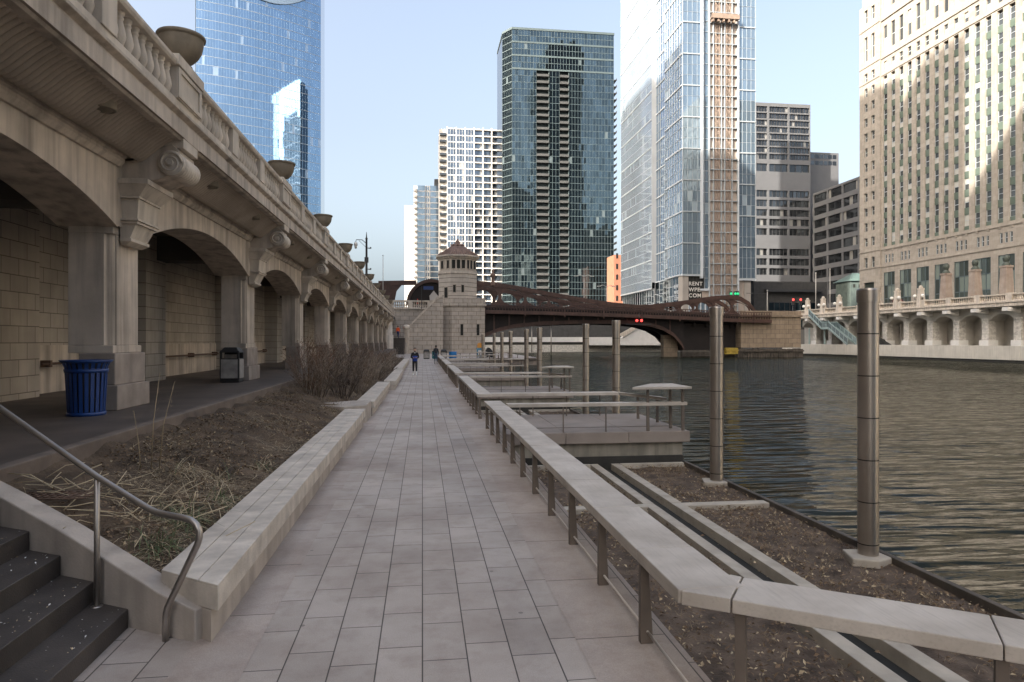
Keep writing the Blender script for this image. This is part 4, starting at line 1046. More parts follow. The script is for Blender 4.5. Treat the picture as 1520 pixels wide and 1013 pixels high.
MT['tanpanel'] = mat('tan_panel', (.36, .30, .255), .6, .15, .4, 0)
MT['orange'] = mat('orange_brick', (.27, .115, .07), .85, .12, .5, 0)
MT['office'] = mat('office_stone', (.32, .29, .26), .85, .1, .2, 0)
Zv = Vector((0, 0, 1))
def pane(mb, o, u, n, u0, u1, z0, z1, d, tilt=.0015, m=0):
    a, c = rnd.gauss(0, tilt), rnd.gauss(0, tilt); o, u, n = Vector(o), Vector(u), Vector(n)
    um, zm = (u0+u1)/2, (z0+z1)/2
    P = lambda q, z: o+u*q+Zv*z+n*(d+a*(q-um)+c*(z-zm))
    vs = [P(u0, z0), P(u1, z0), P(u1, z1), P(u0, z1)]
    if u.cross(Zv).dot(n) < 0: vs = vs[::-1]
    mb.add(vs, [(0, 1, 2, 3)], m)
def curtain(root, o, u, n, W, z0, H, nc, nr, glass='g_pale', mull='mull', mw=.12, md=.15, hb=.12, heavy=0, hw=.35, tilt=.0015, vert=True, names=('curtain_glass', 'mullions'), horiz=True):
    """glass panes, each a hair out of true, behind a real grid of mullions"""
    gmb, fmb = MB(), MB(); cw, rh = W/nc, H/nr
    for i in range(nc):
        for j in range(nr): pane(gmb, o, u, n, cw*i, cw*(i+1), z0+rh*j, z0+rh*(j+1), 0, tilt)
    if vert:
        for i in range(nc+1): fmb.fbox(o, u, n, cw*i-mw/2, cw*i+mw/2, z0, z0+H, -.1, md)
    if horiz:
        for j in range(nr+1):
            hv = heavy and j % heavy == 0
            q = hw if hv else hb
            fmb.fbox(o, u, n, 0, W, z0+rh*j-q/2, z0+rh*j+q/2, -.1, md+(.12 if hv else -.03))
    gmb.build(names[0], glass, root); fmb.build(names[1], mull, root)

# ---- tall blue tower behind the arcade (curved front)
xl, zl = atY(291, 315); xr, zr = atY(476, 340)
t = thing('blue_tower', 'tall blue glass tower with a gently curved front rising behind the arcade', 'building', ((xl+xr)/2, 335, 6))
g, f = MB(), MB(); N = 46; H0, H1 = 0, 205; fl = 4.0
ctrl = []
for i in range(N+1):
    q = i/N; bow = 3.5*(1-(2*q-1)**2)
    ctrl.append(Vector((xl+(xr-xl)*q, 315+25*q-bow*(.9), 0)))
nf = int((H1-H0)/fl)
for i in range(N):
    p, c = ctrl[i], ctrl[i+1]; u = (c-p); W = u.length; u = u/W; n = Vector((u.y, -u.x, 0))
    for j in range(nf):
        pane(g, p, u, n, 0, W, H0+fl*j, H0+fl*(j+1), 0, .0012)
        f.fbox(p, u, n, 0, W, H0+fl*(j+1)-.14, H0+fl*(j+1)+.04, -.05, .06, 0)
    f.fbox(p, u, n, -.03, .03, H0, H1, -.02, .05, 1)
g.build('curtain_glass', 'g_blue', t); f.build('floor_bands', ['mull_e', mat('blue_mullion', (.25, .36, .48), .5, .05, .2, 0)], t)
b = MB(); b.prismZ([(ctrl[0].x-.3, 315), (ctrl[-1].x, 340.2), (ctrl[-1].x-4, 382), (ctrl[0].x-4, 360)], 0, H1-.5); b.build('core_wall', 'g_dark', t)
b = MB(); curtain(t, (ctrl[0].x-.32, 355, 0), (0, -1, 0), (-1, 0, 0), 39, 0, 200, 14, 50, 'g_dark', 'mull', .1, .1, .3)
# recessed arch at the top of the front
xm = (xl+xr)/2; xam = atY(388, 311)[0]
b = MB(); b.prism([(xam-19+38*i/16, 158.0+11*(abs(2*i/16-1))**2*1.0) for i in range(17)]+[(xam+19, 170), (xam-19, 170)], lambda x, z: (x, 314.3-3.15*(1-((x-xl)/(xr-xl)*2-1)**2)+25*(x-xl)/(xr-xl), z), lambda x, z: (x, 318-3.15*(1-((x-xl)/(xr-xl)*2-1)**2)+25*(x-xl)/(xr-xl), z)); b.build('arched_crown', mat('crown_screen', (.16, .22, .30), .5, .1, .2, 0), t)

def rect_tower(name, label, Y, pxl, pxr, pytop, depth, zb=0, slant=0):
    x0, z0 = atY(pxl, Y); x1, z1 = atY(pxr, Y); H = zz(pytop, (z0+z1)/2)
    return thing(name, label, 'building', ((x0+x1)/2, Y, zb)), x0, x1, H

# ---- green glass residential tower
Yg = 330
t, x0, x1, H = rect_tower('green_tower', 'dark green glass apartment tower with two stacks of balconies behind the bridge', Yg, 760, 911, 47, 30)
W = x1-x0; nr = 47; zb = 2.0; rh = (H-zb)/nr; o = (x0, Yg, 0)
ex = (1, 0, 0); ny = (0, -1, 0)
bands = [(0, .175), (.30, .355), (.50, .60), (.655, 1.0)]   # glass strips between the balcony stacks
nfr = 41
for a, c in ((0, .235), (.36, .46), (.555, 1.0)):
    curtain(t, (x0+W*a, Yg, 0), ex, ny, W*(c-a), zb, rh*nfr, max(2, round(W*(c-a)/1.5)), nfr, 'g_green', 'mull_g', .1, .10, .16, tilt=.007)
curtain(t, o, ex, ny, W, zb+rh*nfr, rh*(nr-nfr), round(W/1.5), nr-nfr, 'g_green', 'mull_g', .12, .12, .2, 2, .8, tilt=.007)
nbc = 0; rest = MB(); core = MB()
for (a, c) in ((.235, .36), (.46, .555)):
    core.box(x0+W*a, x0+W*c, Yg+2.0, Yg+2.2, zb, zb+rh*nfr)
    for sx in (a, c): core.box(x0+W*sx-.15, x0+W*sx+.15, Yg+.13, Yg+2.0, zb, zb+rh*nfr)
    for j in range(nfr):
        m = MB() if nbc < 60 and j > 5 else rest
        z = zb+rh*j
        m.box(x0+W*a+.15, x0+W*c-.15, Yg-.5, Yg+2.0, z-.12, z+.12); m.box(x0+W*a+.2, x0+W*c-.2, Yg-.48, Yg-.42, z+.12, z+1.05)
        if m is not rest: m.build('balcony', 'slab', t); nbc += 1
xs_ = x1
for j in range(1, nfr):
    m = MB() if j > 20 else rest; z = zb+rh*j
    m.box(x1+.1, x1+1.6, Yg-.2, Yg+6, z-.12, z+.12); m.box(x1+1.52, x1+1.58, Yg-.2, Yg+6, z+.12, z+1.0)
    if m is not rest: m.build('balcony', 'slab', t)
rest.build('balcony', 'slab', t, kind='stuff'); core.build('balcony_recess', 'mull_g', t)
b = MB(); b.prismZ([(x0-3.9, Yg+6.1), (x0, Yg+2.3), (x1-.05, Yg+2.3), (x1+.08, Yg+30), (x0-4, Yg+30)], 0, H-.6); b.build('side_wall', 'g_dark', t)
dv = Vector((x0, Yg, 0))-Vector((x0-4, Yg+6, 0)); L = dv.length; dv /= L
curtain(t, (x0-4, Yg+6, 0), dv, Vector((dv.y, -dv.x, 0)), L, zb, H-zb, 5, nr, 'g_green', 'mull_g', .1, .12, .3, tilt=.004)
b = MB(); b.prismZ([(x0-4.2, Yg+6), (x0-.1, Yg-.3), (x1+.3, Yg-.3), (x1+.3, Yg+30), (x0-4.2, Yg+30)], H-.5, H+.6); b.build('roof', 'mull_g', t)

# ---- white grid apartment tower
Yw = 380
t, x0, x1, H = rect_tower('white_grid_tower', 'white concrete grid apartment tower rising directly behind the bridge tower', Yw, 664, 756, 193, 25)
W = x1-x0; zb = 6; nr = 31; rh = (H-zb)/nr
ncol = 7; cw = W/ncol
gl, fr = MB(), MB()
for i in range(ncol):
    bal = i >= 3; d = -1.4 if bal else -.15
    for j in range(nr):
        for k in range(3): pane(gl, (x0, Yw, 0), ex, ny, cw*i+cw*k/3, cw*i+cw*(k+1)/3, zb+rh*j, zb+rh*(j+1), d, .003)
        if not bal:
            for k in (1, 2): fr.fbox((x0, Yw, 0), ex, ny, cw*i+cw*k/3-.06, cw*i+cw*k/3+.06, zb+rh*j, zb+rh*(j+1), -.2, -.02)
        else:
            fr.fbox((x0, Yw, 0), ex, ny, cw*i+.3, cw*(i+1)-.3, zb+rh*j+1.0, zb+rh*j+1.12, -.2, -.1, 1)
            for k in range(9): fr.fbox((x0, Yw, 0), ex, ny, cw*i+.4+(cw-.8)*k/8-.03, cw*i+.4+(cw-.8)*k/8+.03, zb+rh*j+.2, zb+rh*j+1.0, -.18, -.12, 1)
for i in range(ncol+1): fr.fbox((x0, Yw, 0), ex, ny, cw*i-.28, cw*i+.28, 0, H+1.0, -1.5, .1)
for j in range(nr+1): fr.fbox((x0, Yw, 0), ex, ny, 0, W, zb+rh*j-.22, zb+rh*j+.3, -1.5, .06)
gl.build('glazing', glassmat('apartment_glass', (.13, .175, .235), .75, .05, (.3, .31, .32), .12), t); fr.build('concrete_frame', ['wslab', 'lampmetal'], t)
b = MB(); b.box(x0-4.4, x1+.2, Yw+1.5, Yw+24, 0, H); b.build('core_wall', 'wslab', t)
rest = MB()
for j in range(nr):
    z = zb+rh*j; m = MB() if j > 8 else rest
    m.box(x0-4.2, x0-.3, Yw-.2, Yw+1.5, z-.15, z+.15); m.box(x0-4.2, x0-.3, Yw-.2, Yw-.14, z+.15, z+1.1)
    if m is not rest: m.build('balcony', 'g_dark', t)
rest.build('balcony', 'g_dark', t, kind='stuff')

# ---- pale round-cornered tower farthest left
Yp = 430
t, x0, x1, H = rect_tower('pale_bay_tower', 'pale apartment tower with glass bays, just left of the white grid tower', Yp, 600, 664, 276, 25)
W = x1-x0; zb = 6; nr = 26; rh = (H-zb)/nr
segs = [(0, .22, 'w', 5), (.22, .30, 'b', 0), (.30, .48, 'g', 0), (.48, .60, 'w', .6), (.60, .80, 'g', 0), (.80, .88, 'b', .5), (.88, 1, 'g', 3)]
wl_, gl, fr = MB(), MB(), MB()
for a, c, kind, dd in segs:
    top = H-12 if a == 0 else H
    n_ = int((top-zb)/rh)
    if kind == 'w': wl_.box(x0+W*a, x0+W*c, Yp+dd, Yp+20, 0, top)
    for j in range(n_):
        z = zb+rh*j
        if kind == 'g':
            for k in range(3): pane(gl, (x0+W*a, Yp+dd, 0), ex, ny, W*(c-a)*k/3, W*(c-a)*(k+1)/3, z, z+rh, 0, .003)
            fr.box(x0+W*a, x0+W*c, Yp+dd-.15, Yp+dd, z-.25, z+.25)
        if kind == 'w':
            for k in range(2): pane(gl, (x0+W*a, Yp+dd-.06, 0), ex, ny, W*(c-a)*(.15+.4*k), W*(c-a)*(.42+.4*k), z+.8, z+rh-.5, 0, .002)
    if kind == 'b':
        for j in range(n_): z = zb+rh*j; b = MB(); b.box(x0+W*a, x0+W*c, Yp-1.6, Yp+1, z-.15, z+1.0); b.build('balcony', 'wslab', t)
    if kind == 'b': wl_.box(x0+W*a, x0+W*c, Yp+1, Yp+20, 0, top)
wl_.box(x0, x1, Yp+3.1, Yp+20, 0, H-12.1); wl_.box(x0+W*.22, x1, Yp+6, Yp+20, 0, H+.05)
wl_.build('wall', 'wslab', t); gl.build('glazing', MT['g_pale'], t); fr.build('floor_bands', 'wslab', t)
b = MB(); b.box(x0+W*.7, x0+W*1.0, Yp+3.2, Yp+15, H+.06, H+5); b.build('roof_box', 'slab', t)

# ---- pale glass tower under construction on the point
Yn, Xs = 190.0, 74.9
zf = atX(922, Xs)[0]
t = thing('pale_glass_tower', 'very tall pale glass tower with a brown construction hoist strip up its corner', 'building', (Xs+10, Yn+20, 5.5))
HB, HT, FL = 21.5, 185, 3.06
nfl = int((HT-HB)/FL); HT = HB+FL*nfl
south = (-1, 0, 0); yp = (0, 1, 0)
y1, y2, y3 = Yn, atX(990, Xs+.6)[0], atX(970, Xs+.6)[0]
# south front in three steps: corner bay, recessed strip, long front
curtain(t, (Xs, Yn, 0), yp, south, y2-Yn, HB, HT-HB, 7, nfl, 'g_pale', 'mull', .10, .14, .08, 3, .38, tilt=.0012)
curtain(t, (Xs+1.6, y2, 0), yp, south, y3-y2, HB, HT-HB, 6, nfl, 'g_blue', 'mull', .10, .14, .08, 3, .38, tilt=.0012)
curtain(t, (Xs, y3, 0), yp, south, zf-y3, HB-2, HT-HB+2, 30, nfl, 'g_pale', 'mull', .08, .07, .08, 3, .38, tilt=.0012)
b = MB(); b.box(Xs+.02, Xs+1.6, y2-.06, y2, HB, HT); b.box(Xs+.02, Xs+1.6, y3, y3+.06, HB, HT); b.build('return_wall', 'mull', t)
xe = [atY(p, Yn)[0] for p in (1013, 1042, 1053, 1090, 1121)]
east = (0, -1, 0)
curtain(t, (xe[0], Yn, 0), ex, east, xe[1]-xe[0], HB, HT-HB, 4, nfl, 'g_pale', 'mull_e', .07, .10, .06, 3, .34, tilt=.0018)
curtain(t, (xe[1], Yn+.8, 0), ex, east, xe[2]-xe[1], HB-4, HT-HB+4, 2, nfl, 'g_pale', 'mull_e', .14, .2, .14, 0, tilt=.0018)
curtain(t, (xe[3]+1.2, Yn, 0), ex, east, xe[4]-xe[3]-1.2, HB-1, HT-HB+1, 4, nfl, 'g_pale', 'mull_e', .08, .10, .06, 3, .34, tilt=.0018)
b = MB()     # construction hoist: lattice mast and tied platforms
wH = xe[3]-xe[2]+1.0
b.box(xe[2], xe[2]+wH, Yn+.4, Yn+.6, HB-12, HT, 1)
for j in range(int((HT-HB+12)/FL)):
    z = HB-12+FL*j
    b.box(xe[2], xe[2]+wH, Yn-.25, Yn+.4, z-.09, z+.09, 0)
    for q in (.28, .66):
        xx = xe[2]+wH*q
        b.tube([(xx-.55, Yn-.15, z), (xx+.55, Yn-.15, z+FL)], .07, 4, 2); b.tube([(xx+.55, Yn-.15, z), (xx-.55, Yn-.15, z+FL)], .07, 4, 2)
for q in (0, .14, .42, .54, .80, 1.0): b.box(xe[2]+wH*q-.09, xe[2]+wH*q+.09, Yn-.3, Yn+.4, HB-12, HT, 0)
for q in (.28, .66):
    for s in (-.6, .6): b.box(xe[2]+wH*q+s-.08, xe[2]+wH*q+s+.08, Yn-.22, Yn-.08, HB-12, HT, 2)
b.build('hoist_strip', ['mull_e', 'tanpanel', 'hoist'], t)
b = MB(); b.box(xe[3]+1.0, xe[3]+1.3, Yn-.5, Yn, HB-6, HT); b.build('guide_rail', 'mull', t); b = MB(); b.box(xe[1]-.5, xe[1]+.3, Yn-.3, Yn+.5, HB-1, HT); b.build('guide_rail', 'mull', t)
zc_ = atY(1075, Yn)[1]; zpl = zz(24, zc_)
b = MB(); b.box(xe[2], xe[3]+.8, Yn-1.8, Yn-.35, zpl-1.6, zpl-1.2); b.box(xe[2], xe[3]+.8, Yn-1.8, Yn-1.7, zpl-1.2, zpl-.2)
for i in range(5): b.box(xe[2]+.3+i*1.6, xe[2]+.8+i*1.6, Yn-1.6, Yn-.5, zpl-2.4, zpl-1.6)
b.build('hoist_platform', 'hoist', t)
b = MB(); b.box(Xs+1.7, xe[4]-.1, Yn+1.0, zf-.2, 4.5, HT-.2); b.build('core_wall', 'g_dark', t)
# base storeys
curtain(t, (Xs+.8, y3, 0), yp, south, zf-y3, 9.5, HB-11.6, 14, 2, 'g_green', 'mull', .14, .12, .2, names=('base_glass', 'base_mullions'))
curtain(t, (Xs+1.2, y2, 0), yp, south, y3-y2, 9.5, HB-9.6, 3, 3, 'g_green', 'mull', .12, .1, .15, names=('base_glass', 'base_mullions'))
b = MB(); b.box(Xs+.81, xe[4]-.4, Yn+.9, zf, 4.5, 9.4); b.build('lobby_wall', 'g_dark', t)
curtain(t, (Xs+.5, Yn+3.5, 0), yp, south, y2-Yn-3.5, 13.0, HB-13.1, 4, 3, 'g_green', 'mull', .12, .1, .15, names=('base_glass', 'base_mullions'))
curtain(t, (xe[0]+2.4, Yn+.5, 0), ex, east, xe[1]-xe[0]-1.6, 13.0, HB-13.1, 4, 2, 'slot', 'slab', .1, .06, .1, names=('base_glass', 'base_mullions'))
b = MB(); b.box(xe[0]+.1, xe[0]+1.9, Yn+.1, Yn+3.5, 4.5, HB-.1); b.build('corner_column', 'office', t); b = MB(); b.box(xe[4]-3.2, xe[4]-1.2, Yn+.3, Yn+2.5, 4.5, HB-1.2); b.build('corner_column', 'office', t)
b = MB(); b.box(xe[1]+.2, xe[2]+1.9, Yn+.3, Yn+2, 13, HB-4.2); b.build('tan_cladding', 'tanpanel', t); b = MB(); b.box(xe[4]-6.0, xe[4]-3.3, Yn+.5, Yn+2, 4.5, HB-1.1); b.build('tan_cladding', 'tanpanel', t)
b = MB(); b.box(Xs-.2, xe[1]+.1, Yn-.2, Yn+.85, HB-.35, HB-.02); b.box(xe[1]-.4, xe[2]+.2, Yn-.3, Yn+.8, HB-4.6, HB-4.05); b.box(xe[3]+1.0, xe[4]+.2, Yn-.2, Yn+.8, HB-1.5, HB-1.05); b.build('soffit_edge', 'mull', t)
b = MB(); ya_, yb_ = atX(995, Xs)[0], atX(925, Xs)[0]; b.prismZ([(Xs+.6, ya_), (Xs-5.5, ya_+9), (Xs-5.5, yb_+2), (Xs+.6, yb_+2)], 10.9, 11.5); b.build('entrance_canopy', 'wslab', t)
curtain(t, (xe[0]+2.0, Yn-5, 0), ex, east, 5.6, 4.5, 9.3, 4, 2, 'g_pale', 'mull', .3, .2, .3, names=('pavilion_glass', 'pavilion_frame'))
curtain(t, (xe[0]+2.0, Yn-.1, 0), (0, -1, 0), (-1, 0, 0), 4.9, 4.5, 9.3, 3, 2, 'g_pale', 'mull', .3, .2, .3, names=('pavilion_glass', 'pavilion_frame'))
b = MB(); b.box(xe[0]+2, xe[0]+7.6, Yn-5, Yn, 13.8, 14.1); b.build('pavilion_roof', 'wslab', t)
def letter(txt, loc, size, rot, parent, m='wslab'):
    c = bpy.data.curves.new('lettering', 'FONT'); c.body = txt; c.size = size; c.extrude = .04; c.offset = .02; c.align_x = 'LEFT'; c.space_character = 1.15
    o = bpy.data.objects.new('lettering', c); COL.objects.link(o)
    me = bpy.data.meshes.new_from_object(o.evaluated_get(bpy.context.evaluated_depsgraph_get())); bpy.data.objects.remove(o); me.materials.clear()
    o = bpy.data.objects.new('lettering', me); COL.objects.link(o); o.location = loc; o.rotation_euler = rot; me.materials.append(MT[m])
    o.parent = parent; o.matrix_parent_inverse = Matrix.Translation(-Vector(parent.location)); return o
for i, s in enumerate(('RENT', 'WPE.', 'COM')):
    letter(s, (xe[0]+2.05, Yn+.36, 18.4-1.72*i), 1.55, (R(90), 0, 0), t)
    letter(s, (Xs+.32, Yn+7.6, 18.0-1.8*i), 1.5, (R(90), 0, R(-90)), t, 'mull')

# ---- grey office block
Ya = 325
xa, za = atY(1112, Ya); xb, zb_ = atY(1203, Ya)
Ht = zz(154, (za+zb_)/2); sc = za/F
t = thing('grey_office_block', 'grey office block with ribbon windows and a blank band behind the dark pavilion', 'building', ((xa+xb)/2, Ya, 6))
W = xb-xa; o = (xa, Ya, 0)
fr, gl = MB(), MB()
cols = [(atY(1123, Ya)[0]-xa, atY(1139, Ya)[0]-xa), (atY(1142, Ya)[0]-xa, atY(1169.5, Ya)[0]-xa), (atY(1172, Ya)[0]-xa, atY(1201.5, Ya)[0]-xa)]
rows = []
for i in range(8): rows.append((zz(157+10.1*i+8, za), zz(157+10.1*i, za), 7))
rows.append((zz(254, za), zz(242.5, za), 3))
for i in range(5): rows.append((zz(292+14.2*i, za), zz(282+14.2*i, za), 5))
for i in range(3): rows.append((zz(379+14.6*i, za), zz(369+14.6*i, za), 5))
rows.sort()
zprev = 3.0
for z0, z1, nm in rows:
    fr.fbox(o, ex, ny, 0, W, zprev, z0, -.8, 0); zprev = z1
    for (a, c), nn in zip(cols, (nm//2+1, nm, nm)):
        for k in range(nn): pane(gl, o, ex, ny, a+(c-a)*k/nn, a+(c-a)*(k+1)/nn, z0, z1, -.7, .002)
        for k in range(1, nn): fr.fbox(o, ex, ny, a+(c-a)*k/nn-.1, a+(c-a)*k/nn+.1, z0, z1, -.75, -.45, 1)
    e = [0]+[v for ac in cols for v in ac]+[W]
    for k in range(0, len(e), 2): fr.fbox(o, ex, ny, e[k], e[k+1], z0, z1, -.8, 0)
fr.fbox(o, ex, ny, 0, W, zprev, Ht, -.8, 0)
fr.build('precast_wall', ['greywall', 'lampmetal'], t); gl.build('glazing', 'g_dark', t)
b = MB(); b.box(xa-2, xb, Ya+.85, Ya+40, 3, Ht-.1); b.build('core_wall', 'greywall', t)
xc_, zc_ = atY(1245, Ya+14); b = MB(); Hs = zz(228, zc_)
b.box(xb+.02, xc_, Ya+14, Ya+45, 3, Hs); so_ = b.build('slab_wing', 'greywall', t)
for i in range(2):
    z1 = zz(231+9.5*i, zc_); z0 = zz(237+9.5*i, zc_); b = MB()
    for k in range(9): b.box(xb+1+(xc_-xb-2)*k/9, xb+1+(xc_-xb-2)*(k+.85)/9, Ya+13.95, Ya+13.99, z0, z1)
    b.build('window_band', 'g_dark', so_)
# lower wing running towards the limestone building, parallel to the river
Xw = 190.0*0+atY(1207, Ya-2)[0]
yw1 = atX(1300, Xw)[0]; yw0 = Ya-2
t2 = thing('office_wing', 'dark banded lower office wing between the grey block and the limestone building', 'building', (Xw, (yw0+yw1)/2, 6))
Lw = yw0-yw1; o2 = (Xw, yw0, 0); u2 = (0, -1, 0); n2_ = (-1, 0, 0)
zcw = Xw/(CS*((1245-760)/F)+SN); Hw = zz(277, zcw)
fr, gl = MB(), MB(); nr = 11; rh = (Hw-6)/nr
for j in range(nr):
    z = 6+rh*j
    fr.fbox(o2, u2, n2_, 0, Lw, z-.1, z+rh*.34, -.8, 0)
    nb_ = 4
    for k in range(nb_*5): pane(gl, o2, u2, n2_, Lw*k/(nb_*5), Lw*(k+1)/(nb_*5), z+rh*.34, z+rh-.1, -.6, .0025)
    for k in range(nb_+1): fr.fbox(o2, u2, n2_, Lw*k/nb_-.5, Lw*k/nb_+.5, z+rh*.34, z+rh-.1, -.8, 0)
fr.fbox(o2, u2, n2_, 0, Lw, Hw-.1, Hw+1.0, -.8, 0)
fr.build('precast_bands', 'greywall', t2); gl.build('glazing', 'g_dark', t2)
b = MB(); b.box(Xw+.9, Xw+40, yw1, yw0, 3, Hw); b.build('core_wall', 'greywall', t2)

# ---- orange brick block between towers
t, x0, x1, H = rect_tower('orange_block', 'small orange brick building between the green tower and the pale glass tower', 300, 911.6, 936, 379, 10)
b = MB(); b.box(x0, x1, 300, 312, 0, H); b.build('wall', 'orange', t)
for j in range(8):
    for i in range(3): xx = x0+.9+(x1-x0)*.30*i; b = MB(); b.box(xx, xx+.9, 299.9, 299.98, 6+4.8*j, 8.3+4.8*j); b.build('window', 'g_dark', t)

# ---- low dark restaurant pavilion and green-roofed pavilion
Yr = 205
xa, za = atY(1119, Yr); xb, zb_ = atY(1228, Yr); H = zz(418, za)
t = thing('dark_pavilion', 'low dark flat-roofed pavilion with a glass front beyond the bridge', 'building', ((xa+xb)/2, Yr, 5.5))
b = MB(); b.box(xa, xb, Yr, Yr+20, 4, H); b.build('wall', mat('dark_cladding', (.05, .048, .045), .7, .2, 1), t)
curtain(t, (xa+5, Yr-.05, 0), ex, ny, xb-xa-9, 6.5, 8, 9, 2, 'g_green', 'lampmetal', .15, .1, .15)
b = MB(); b.box(xa+3.5, xb-2.5, Yr-1.6, Yr, H-3.4, H-2.6); b.build('roof_edge', 'lampmetal', t)
b = MB(); b.box(xa+.5, xa+8, Yr-.8, Yr-.1, 7.5, 9.0); b.build('panel', 'white', t)
Yq = 190
xa, za = atY(1236, Yq+9); xb = xa+8.6; H = zz(421, za); Hr = zz(408, za); xm = (xa+xb)/2
t = thing('green_pavilion', 'small pavilion with a pale green copper hip roof beside the limestone building', 'building', (xm, Yq, 6))
b = MB(); b.box(xa+.4, xb-.4, Yq+.4, Yq+8, 4, H); b.build('wall', mat('dark_green_wall', (.10, .13, .12), .7, .2, 1), t)
b = MB(); A = [(xa, Yq, H), (xb, Yq, H), (xb, Yq+9, H), (xa, Yq+9, H)]; b.add(A+[(xm-1, Yq+4, Hr), (xm+1, Yq+4, Hr)], [(0, 1, 5, 4), (1, 2, 5), (2, 3, 4, 5), (3, 0, 4), (3, 2, 1, 0)]); b.build('roof', mat('copper_roof', (.09, .135, .118), .6, .15, 1), t)
for i in range(4): b = MB(); b.box(xa+1.1+i*1.8, xa+1.8+i*1.8, Yq+.34, Yq+.39, H-2.0, H-1.0); b.build('window', 'slot', t)

# ---- great limestone building
MX = 101.0
YW = atX(1278, MX)[0]; YM = atX(1308.5, MX)[0]
t = thing('limestone_building', 'huge pale limestone building with tall piers and green spandrels filling the right edge', 'building', (MX, 90, 7.9))
sth = (-1, 0, 0); ye = (0, -1, 0)      # u runs east (towards the camera) from the west corner
LB = YM+25; o = (MX, YM, 0)
PB = 5.02; cwid = PB/2
wall, sp_, gl_rest = MB(), MB(), MB()
ncol = int(LB/cwid)
Zb = 7.9
# storefronts
nbay = int(LB/PB)
def winobj(u0, u1, z0, z1, d, name='window', nx=1, nz=2, frame='mull_g', glass='g_win', fw=.10, org=None):
    org = org or o
    f = MB()
    f.fbox(org, ye, sth, u0, u0+fw, z0, z1, d, d+.12); f.fbox(org, ye, sth, u1-fw, u1, z0, z1, d, d+.12)
    for k in range(nz+1): z = z0+(z1-z0)*k/nz; f.fbox(org, ye, sth, u0+fw, u1-fw, max(z0, z-fw/2), min(z1, z+fw/2), d, d+.1)
    for k in range(1, nx): u = u0+(u1-u0)*k/nx; f.fbox(org, ye, sth, u-fw/2, u+fw/2, z0+fw, z1-fw, d, d+.09)
    w = f.build(name, 'mull_e' if frame == 'mull' else frame, t)
    g = MB()
    for k in range(nx):
        for q in range(nz): pane(g, org, ye, sth, u0+(u1-u0)*k/nx, u0+(u1-u0)*(k+1)/nx, z0+(z1-z0)*q/nz, z0+(z1-z0)*(q+1)/nz, d+.03, .004)
    g.build('pane', glass, w); return w
STO, ST1 = 8.6, 17.3
D0 = -.26
def solid(u0, u1, z0, z1, d0=D0, d1=0.0, m=0): wall.fbox(o, ye, sth, u0, u1, z0, z1, d0, d1, m)
ublk = nbay*PB
for i in range(nbay+1): solid(i*PB-.75 if i else 0, i*PB+.75 if i < nbay else i*PB, Zb, ST1)
solid(0, ublk, ST1, 19.4)
wall.fbox(o, ye, sth, 0, ublk, 18.5, 18.75, 0, .15)
MT['g_store'] = glassmat('storefront_glass', (.10, .115, .10), .45, .06, (.20, .235, .205), .25, .5)
nfull = 0
for i in range(nbay):
    far = i*PB+PB/2
    winobj(i*PB+.75, (i+1)*PB-.75, STO, ST1, D0+.05, 'storefront_window', 3, 3, 'mull_g', 'g_store', .16) if i < 12 else None
    solid(i*PB+.75, (i+1)*PB-.75, Zb, STO, D0, -.1)
# triple windows
for i in range(nbay):
    e = [i*PB+.75, i*PB+1.25, i*PB+1.95, i*PB+2.15, i*PB+2.85, i*PB+3.05, i*PB+3.75, i*PB+4.27]
for i in range(nbay):
    c = i*PB+PB/2; ws = [(c-1.35, c-.75), (c-.3, c+.3), (c+.75, c+1.35)]
    e = [i*PB]+[v for w in ws for v in w]+[(i+1)*PB]
    for k in range(0, 8, 2): solid(e[k], e[k+1], 19.4, 21.2)
    for w in ws:
        if i < 8: winobj(w[0], w[1], 19.4, 21.2, D0+.05, 'window', 1, 2, 'mull')
        else: pane(gl_rest, o, ye, sth, w[0], w[1], 19.4, 21.2, D0+.05)
solid(0, ublk, 21.2, 23.0); wall.fbox(o, ye, sth, 0, ublk, 22.3, 22.6, 0, .18)
for i in range(int(ublk/cwid)): wall.fbox(o, ye, sth, (i+.5)*cwid-.25, (i+.5)*cwid+.25, 21.9, 22.3, 0, .14)
# the shaft: piers, spandrels and sash windows
ZS, NFS, FH = 23.0, 11, 3.42
ZT = ZS+NFS*FH
for i in range(ncol+1): wall.fbox(o, ye, sth, max(0, i*cwid-.62), i*cwid+.62, ZS, ZT, D0-.3, 0.02)
nsm = 0
small = []
for i in range(ncol):
    u0, u1 = i*cwid+.62, (i+1)*cwid-.62
    for j in range(NFS):
        z = ZS+FH*j
        sp_.fbox(o, ye, sth, u0, u1, z-.6 if j else z-.02, z+.75, D0-.3, D0+.1)
        small.append((u0, u1, z+.75, z+FH-.6))
small.sort(key=lambda w: -w[0]-(60 if w[0] > 42 else 0) if w[0] <= 42 else 1e3)
for w in small:
    if nsm < 60 and w[0] <= 40 and w[0] > 18: winobj(*w, D0-.05, 'window', 1, 2, 'mull'); nsm += 1
    else:
        pane(gl_rest, o, ye, sth, *w[:2], w[2], (w[2]+w[3])/2, D0-.02, .004); pane(gl_rest, o, ye, sth, *w[:2], (w[2]+w[3])/2, w[3], D0-.02, .004)
        sp_.fbox(o, ye, sth, w[0], w[1], (w[2]+w[3])/2-.06, (w[2]+w[3])/2+.06, D0-.1, D0+.06, 1); sp_.fbox(o, ye, sth, w[0], w[0]+.08, w[2], w[3], D0-.1, D0+.06, 1); sp_.fbox(o, ye, sth, w[1]-.08, w[1], w[2], w[3], D0-.1, D0+.06, 1)
